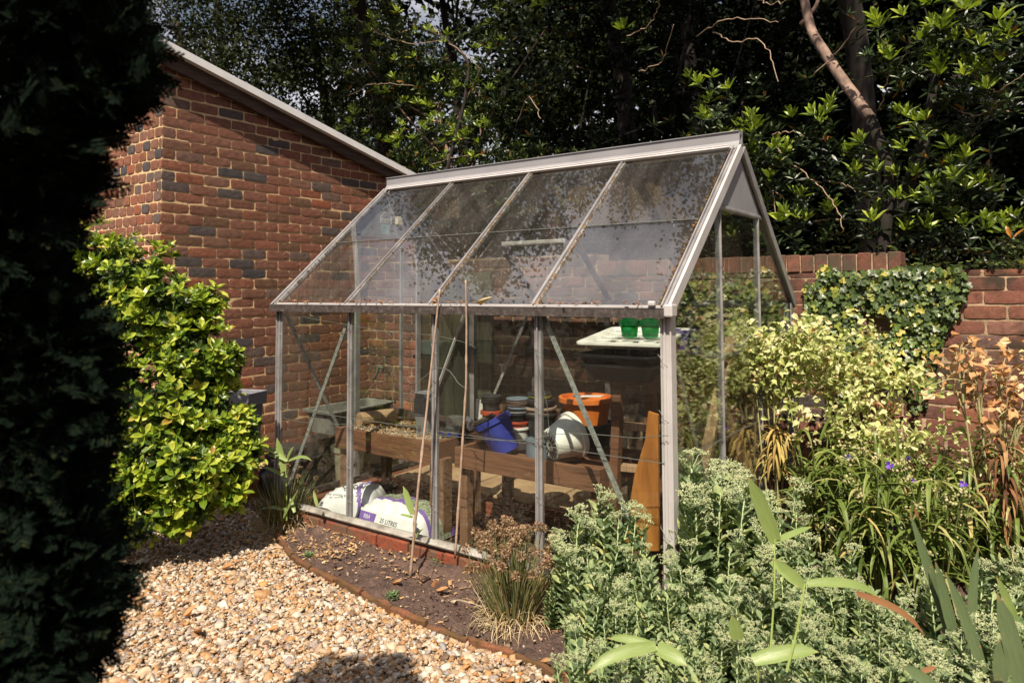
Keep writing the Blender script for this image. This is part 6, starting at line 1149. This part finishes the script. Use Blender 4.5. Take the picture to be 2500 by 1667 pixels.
# (px of the crown top, py of the crown top, depth)
ST = [(1395, 1300, 2.95), (1450, 1240, 2.98), (1510, 1260, 2.9), (1590, 1180, 2.95), (1540, 1340, 2.75), (1440, 1390, 2.7), (1640, 1300, 2.75), (1700, 1130, 3.0), (1690, 1250, 2.85), (1780, 1190, 3.05), (1760, 1290, 2.8), (1860, 1150, 3.15), (1900, 1240, 3.0), (1850, 1320, 2.8), (1960, 1330, 2.85), (1640, 1420, 2.5), (1560, 1460, 2.45), (1480, 1500, 2.4), (1730, 1400, 2.5), (1820, 1420, 2.5), (1920, 1420, 2.55), (2020, 1410, 2.65), (1400, 1480, 2.55), (1620, 1530, 2.25), (1720, 1520, 2.25), (1820, 1530, 2.25), (1920, 1520, 2.3), (2020, 1500, 2.4), (2110, 1440, 2.6), (2120, 1530, 2.3), (2220, 1500, 2.35), (1500, 1600, 2.15), (1600, 1620, 2.05), (1700, 1630, 2.0), (1800, 1640, 2.0), (1900, 1630, 2.0), (2000, 1610, 2.05), (2100, 1620, 2.05), (2200, 1600, 2.1), (2320, 1450, 2.35), (2400, 1420, 2.35), (2320, 1560, 2.1), (2420, 1540, 2.1), (2480, 1470, 2.15), (2500, 1330, 2.5), (2480, 1620, 1.95), (2300, 1640, 1.95), (1430, 1610, 2.25), (2390, 1650, 1.9), (1350, 1400, 2.85)] + [(1420 + 88 * i + (j % 2) * 44, 1340 + j * 62 + (i * 37) % 40, 2.72 - j * .15) for j in range(5) for i in range(9) if not (j == 0 and i > 7)] + [(2230 + 70 * i, 1560 + 30 * (i % 3), 2.1) for i in range(4)]
SL_ = {0: 'sedum at the left end of the mass, beside the seed heads', 7: 'tallest sedum, reaching up before the side glass', 11: 'sedum reaching up before the rear side bar', 45: 'sedum in the bottom right corner', 49: 'short sedum nearest the front sill', 47: 'sedum at the lower left edge of the mass, spilling over the bed'}
for k, (px, py, d) in enumerate(ST):
    p_ = P(px, py, d=d); h = max(.18, min(.68, p_[2] - GZ - .01))
    if p_[1] > -.10 and p_[0] < 2.56: p_[0] = max(p_[0], 2.60) if p_[0] > 2.3 else p_[0]; p_[1] = p_[1] if p_[0] > 2.55 else -.12
    sedum(p_[0], p_[1], h, SL_.get(k, 'grey green sedum with pale bud heads in the dense front mass'), k, py)
# ------------------------------------------------------------------ chive clumps
def chives(c, n, h, spread, nh, label, hr=.014, name='chives', straw=260):
    t = empty(name, tuple(c), 0, label, 'plant', None); mb = MB(); a = RG.uniform(0, 6.28, n); r_ = np.sqrt(RG.random(n)); base = np.stack([np.cos(a) * r_ * spread * .35, np.sin(a) * r_ * spread * .35, np.zeros(n)], 1)
    d = np.stack([np.cos(a) * r_ * spread, np.sin(a) * r_ * spread, np.full(n, h)], 1); blades(mb, base, unit(d) + RG.normal(size=(n, 3)) * .05, h * RG.uniform(.45, .95, n), RG.uniform(.0028, .0045, n), RG.uniform(.0, .8, n), fold=.8); mb.build('stems', M['chive'], t)
    hd = []
    for i in range(nh):
        aa, rr_ = RG.uniform(0, 6.28), math.sqrt(RG.random()); tp = V(math.cos(aa) * rr_ * spread, math.sin(aa) * rr_ * spread, h * RG.uniform(.72, 1.05) * (1 - .22 * rr_ ** 2)); sb = MB(); sb.tube(np.array([tp * V(.3, .3, 0), tp * V(.75, .75, .6), tp]), .0022, .0016, sides=4); sb.build('stalk', M['chive'], t)
        hb = MB(); nn = 110; dv = rdir(nn); hb.scatter(leaf4(.2), tp + dv * hr * .38, frames(dv, rdir(nn)), RG.uniform(.45, .75, nn) * hr); hb.build('seed_head', M['seed'], t)
    sb = MB(); a = RG.uniform(0, 6.28, straw); b_ = np.stack([np.cos(a) * spread * RG.uniform(.1, .75, straw), np.sin(a) * spread * RG.uniform(.1, .75, straw), RG.uniform(.0, .05, straw)], 1)
    blades(sb, b_, np.stack([np.cos(a), np.sin(a), RG.uniform(-.1, 1.6, straw)], 1) + RG.normal(size=(straw, 3)) * .8, RG.uniform(.05, .2, straw), RG.uniform(.0018, .0035, straw), RG.uniform(-1, 5, straw), fold=.6); sb.build('straw', M['straw'], t); return t
cc = P(1235, 1520, z=GZ); chives(cc + V(.02, .03, 0), 400, .40, .21, 62, 'clump of chives with brown ball seed heads between the bed edge and the sedum', .022, straw=520)
cc = P(705, 1285, z=GZ); chives(cc + V(.02, -.05, 0), 460, .36, .2, 9, 'grassy clump with straw at the front left corner of the greenhouse', .016, straw=700)
# ------------------------------------------------------------------ bamboo shoots and broad leaves
def blade_leaf(t, base, d, ln, wd, droop, name='leaf', m='bamboo', seg=8):
    mb = MB(); blades(mb, np.array([base]), np.array([d], float), ln, wd, droop, seg=seg, fold=.42, face=unit(V(0, 0, .8) - FW + V(-.25, 0, 0))); o_ = mb.build(name, M[m + '_veined'] if m in ('bamboo', 'iris') else M[m], t, smooth=True)
    uv = o_.data.uv_layers.new(name='leaf'); vi = np.zeros(len(o_.data.loops), np.int32); o_.data.loops.foreach_get('vertex_index', vi); uv.data.foreach_set('uv', np.stack([(vi % 3) / 2, (vi // 3) / seg], 1).astype(np.float32).ravel()); return o_
def shoot(label, base, top, leaves, m='bamboo', r=.003, name='bamboo_shoot', cat='shoot'):
    t = empty(name, tuple(base), 0, label, cat); b = np.array(base); mb = MB(); branch([V(0, 0, 0), (top - b) * .5 + V(.005, 0, 0), top - b], r, r * .6, mb, 5); mb.build('stem', plain('shoot_stem', (.25, .32, .08), .6), t)
    for at_, tip, wd, dr, *mm in leaves:
        a = np.array(at_) - b; e_ = np.array(tip) - b; ln = np.linalg.norm(e_ - a) * 1.06; d = unit(e_ - a) + V(0, 0, dr * .30); blade_leaf(t, a, d, ln, wd, dr, m=mm[0] if mm else m)
    return t
G = lambda px, py, d: P(px, py, d=d)
shoot('young bamboo shoot beside the left cane', P(1008, 1330, y=-.12), P(1008, 1253, y=-.12), [(P(1008, 1255, y=-.12), P(985, 1190, y=-.12), .034, .1), (P(1008, 1256, y=-.12), P(1036, 1233, y=-.10), .010, .2), (P(1007, 1263, y=-.12), P(978, 1255, y=-.12), .014, .1), (P(1008, 1320, y=-.12), P(1035, 1290, y=-.12), .012, .5)])
shoot('bamboo shoot standing in the grass clump at the front left corner', P(700, 1270, y=-.16), P(696, 1110, y=-.16), [(P(694, 1150, y=-.16), P(681, 1072, y=-.16), .045, .1), (P(700, 1125, y=-.16), P(640, 1082, y=-.2), .028, .3), (P(702, 1120, y=-.16), P(715, 1090, y=-.16), .02, .2), (P(702, 1125, y=-.16), P(655, 1110, y=-.2), .02, .5), (P(705, 1125, y=-.16), P(760, 1120, y=-.16), .02, .8), (P(700, 1165, y=-.16), P(636, 1143, y=-.2), .02, .4), (P(700, 1245, y=-.16), P(635, 1245, y=-.2), .02, .6), (P(720, 1250, y=-.16), P(708, 1215, y=-.14), .022, .2), (P(775, 1235, y=-.12), P(765, 1200, y=-.12), .02, .1), (P(690, 1270, y=-.16), P(722, 1200, y=-.18), .022, .1)], r=.004)
shoot('bamboo shoot with one big upright striped leaf amid the sedum', G(1880, 1600, 2.05), G(1892, 1315, 2.2), [(G(1892, 1320, 2.2), G(1825, 1172, 2.2), .052, .05), (G(1893, 1322, 2.2), G(1975, 1290, 2.25), .02, .2), (G(1885, 1370, 2.2), G(1950, 1430, 2.1), .034, .2)])
shoot('bamboo shoot whose long yellow green leaf ends in a brown curl', G(1920, 1640, 1.9), G(1965, 1425, 2.0), [(G(1970, 1425, 2.0), G(2150, 1452, 2.0), .028, .9), (G(2090, 1448, 1.99), G(2255, 1555, 1.98), .022, .9, 'drybrown'), (G(1962, 1432, 2.0), G(1893, 1365, 2.0), .032, .1)], r=.0035)
shoot('bamboo shoot low at the bottom with a bright horizontal leaf', G(1640, 1700, 1.95), G(1618, 1580, 1.95), [(G(1600, 1577, 1.95), G(1440, 1635, 1.9), .036, .6), (G(1605, 1582, 1.95), G(1672, 1625, 1.9), .042, .5), (G(1600, 1578, 1.95), G(1490, 1560, 2.0), .025, .5)])
shoot('broad green leaf lying across the sedum at the bottom', G(1845, 1700, 1.95), G(1850, 1612, 1.95), [(G(1838, 1612, 1.95), G(1990, 1590, 1.95), .042, .5), (G(1800, 1560, 2.05), G(1790, 1505, 2.05), .04, .1)])
def iris(px, pts, label, wd=.032, m='iris'):
    b = P(px[0], px[1], d=px[2]); b[2] = GZ; t = empty('iris', tuple(b), 0, label, 'plant', 'sword leaved irises')
    for (x0, y0, x1, y1, d, w_, mm) in pts:
        a = G(x0, y0, d) - b; e_ = G(x1, y1, d) - b; blade_leaf(t, a, unit(e_ - a) + V(0, 0, .03), np.linalg.norm(e_ - a) * 1.02, w_, .12, 'sword_leaf', mm)
iris((2310, 1560, 2.2), [(2345, 1640, 2235, 1245, 2.25, .036, 'iris'), (2330, 1560, 2280, 1370, 2.2, .034, 'iris'), (2300, 1500, 2262, 1390, 2.25, .028, 'iris'), (2240, 1262, 2233, 1238, 2.24, .010, 'drybrown')], 'iris with the tallest sword leaf, its tip browned')
iris((2410, 1640, 2.0), [(2400, 1640, 2325, 1400, 2.0, .034, 'iris'), (2360, 1600, 2400, 1340, 2.3, .03, 'iris')], 'iris leaning left at the bottom right')
iris((2490, 1660, 1.8), [(2490, 1670, 2438, 1455, 1.8, .052, 'iris'), (2440, 1660, 2442, 1560, 1.8, .04, 'iris'), (2480, 1520, 2432, 1410, 2.2, .03, 'bamboo')], 'iris with the broadest blades in the bottom right corner')
iris((2240, 1680, 1.9), [(2290, 1690, 2205, 1617, 1.85, .035, 'iris'), (2250, 1640, 2285, 1627, 1.9, .014, 'drybrown')], 'short iris with brown tip at the bottom edge')
# ------------------------------------------------------------------ weeds and single fallen leaves
for i, (px, py, r_, lab) in enumerate(((965, 1345, .05, 'grey green weed left of the left cane base'), (1035, 1330, .06, 'leafy weed just behind the left cane'), (1075, 1400, .06, 'low weed between the two canes'), (1130, 1395, .06, 'weed beside the foot of the right cane'), (755, 1368, .03, 'tiny weed near the edging, left part of the bed'), (958, 1470, .03, 'tiny weed at the edging below the left cane'), (1165, 1340, .05, 'grey green weed against the brick base'))):
    b = P(px, py, z=GZ); t = empty('weed', tuple(b), 0, lab, 'weed', 'weeds in the bed'); mb = MB(); n = 110; a = RG.uniform(0, 6.28, n); q_ = np.stack([np.cos(a) * r_ * RG.random(n), np.sin(a) * r_ * RG.random(n), RG.uniform(.01, r_ * 1.3, n)], 1); mb.scatter(leaf4(.3), q_, frames(unit(np.stack([np.cos(a), np.sin(a), RG.uniform(0, 1, n)], 1)), V(0, 0, 1)), RG.uniform(.008, .018, n)); mb.build('foliage', M['weed'], t)
DL = leaf8(.2, .5, .25, .3, .7, .8)
def fallen(px, py, ln, az, label, z=GZ + .03, tilt=.15, d=None, m='dleaf'):
    p_ = P(px, py, z=z) if d is None else P(px, py, d=d); mb = MB(); dv = V(math.cos(az), math.sin(az), tilt); mb.scatter(DL, p_[None], frames(unit(dv)[None], unit(V(.1, -.3, 1))[None]), np.array([ln])); v = mb.v[0]; o = mb.build('fallen_leaf', M[m], smooth=True); s_ = o.modifiers.new('s', 'SOLIDIFY'); s_.thickness = .0008
    tag(o, label, 'leaf', 'large fallen leaves')
fallen(960, 1420, .085, -.3, 'big tan fallen leaf on the bed below the left cane'); fallen(1065, 1440, .07, .1, 'curled tan leaf on the bed left of the chives'); fallen(540, 1385, .085, .3, 'pinkish brown leaf on the gravel near the upper edge'); fallen(480, 1535, .085, -.35, 'bright orange leaf on the gravel, left of the middle')
fallen(445, 1505, .08, .9, 'thin rust leaf standing on the gravel near the dark conifer', tilt=.5); fallen(655, 1535, .06, .2, 'flat dark rust leaf on the gravel near the middle'); fallen(1235, 1655, .09, -.6, 'rust coloured leaf at the bottom edge of the gravel'); fallen(1240, 1440, .06, -.8, 'tan leaf caught in the chives', d=2.93); fallen(1215, 1420, .05, -.9, 'small tan leaf caught higher in the chives', d=2.92); fallen(1320, 1610, .07, -.4, 'orange leaf on the soil right of the chives')
fallen(1160, 738, .10, .0, 'large cream leaf lying on the gutter by the right cane', z=EH + .03, tilt=0, m='straw'); fallen(700, 1345, .03, .4, 'small leaf at the foot of the grass clump')
fallen(2155, 485 - 270, .07, 2.0, 'yellowed leaf hanging in the rhododendron', d=4.6, m='pale')
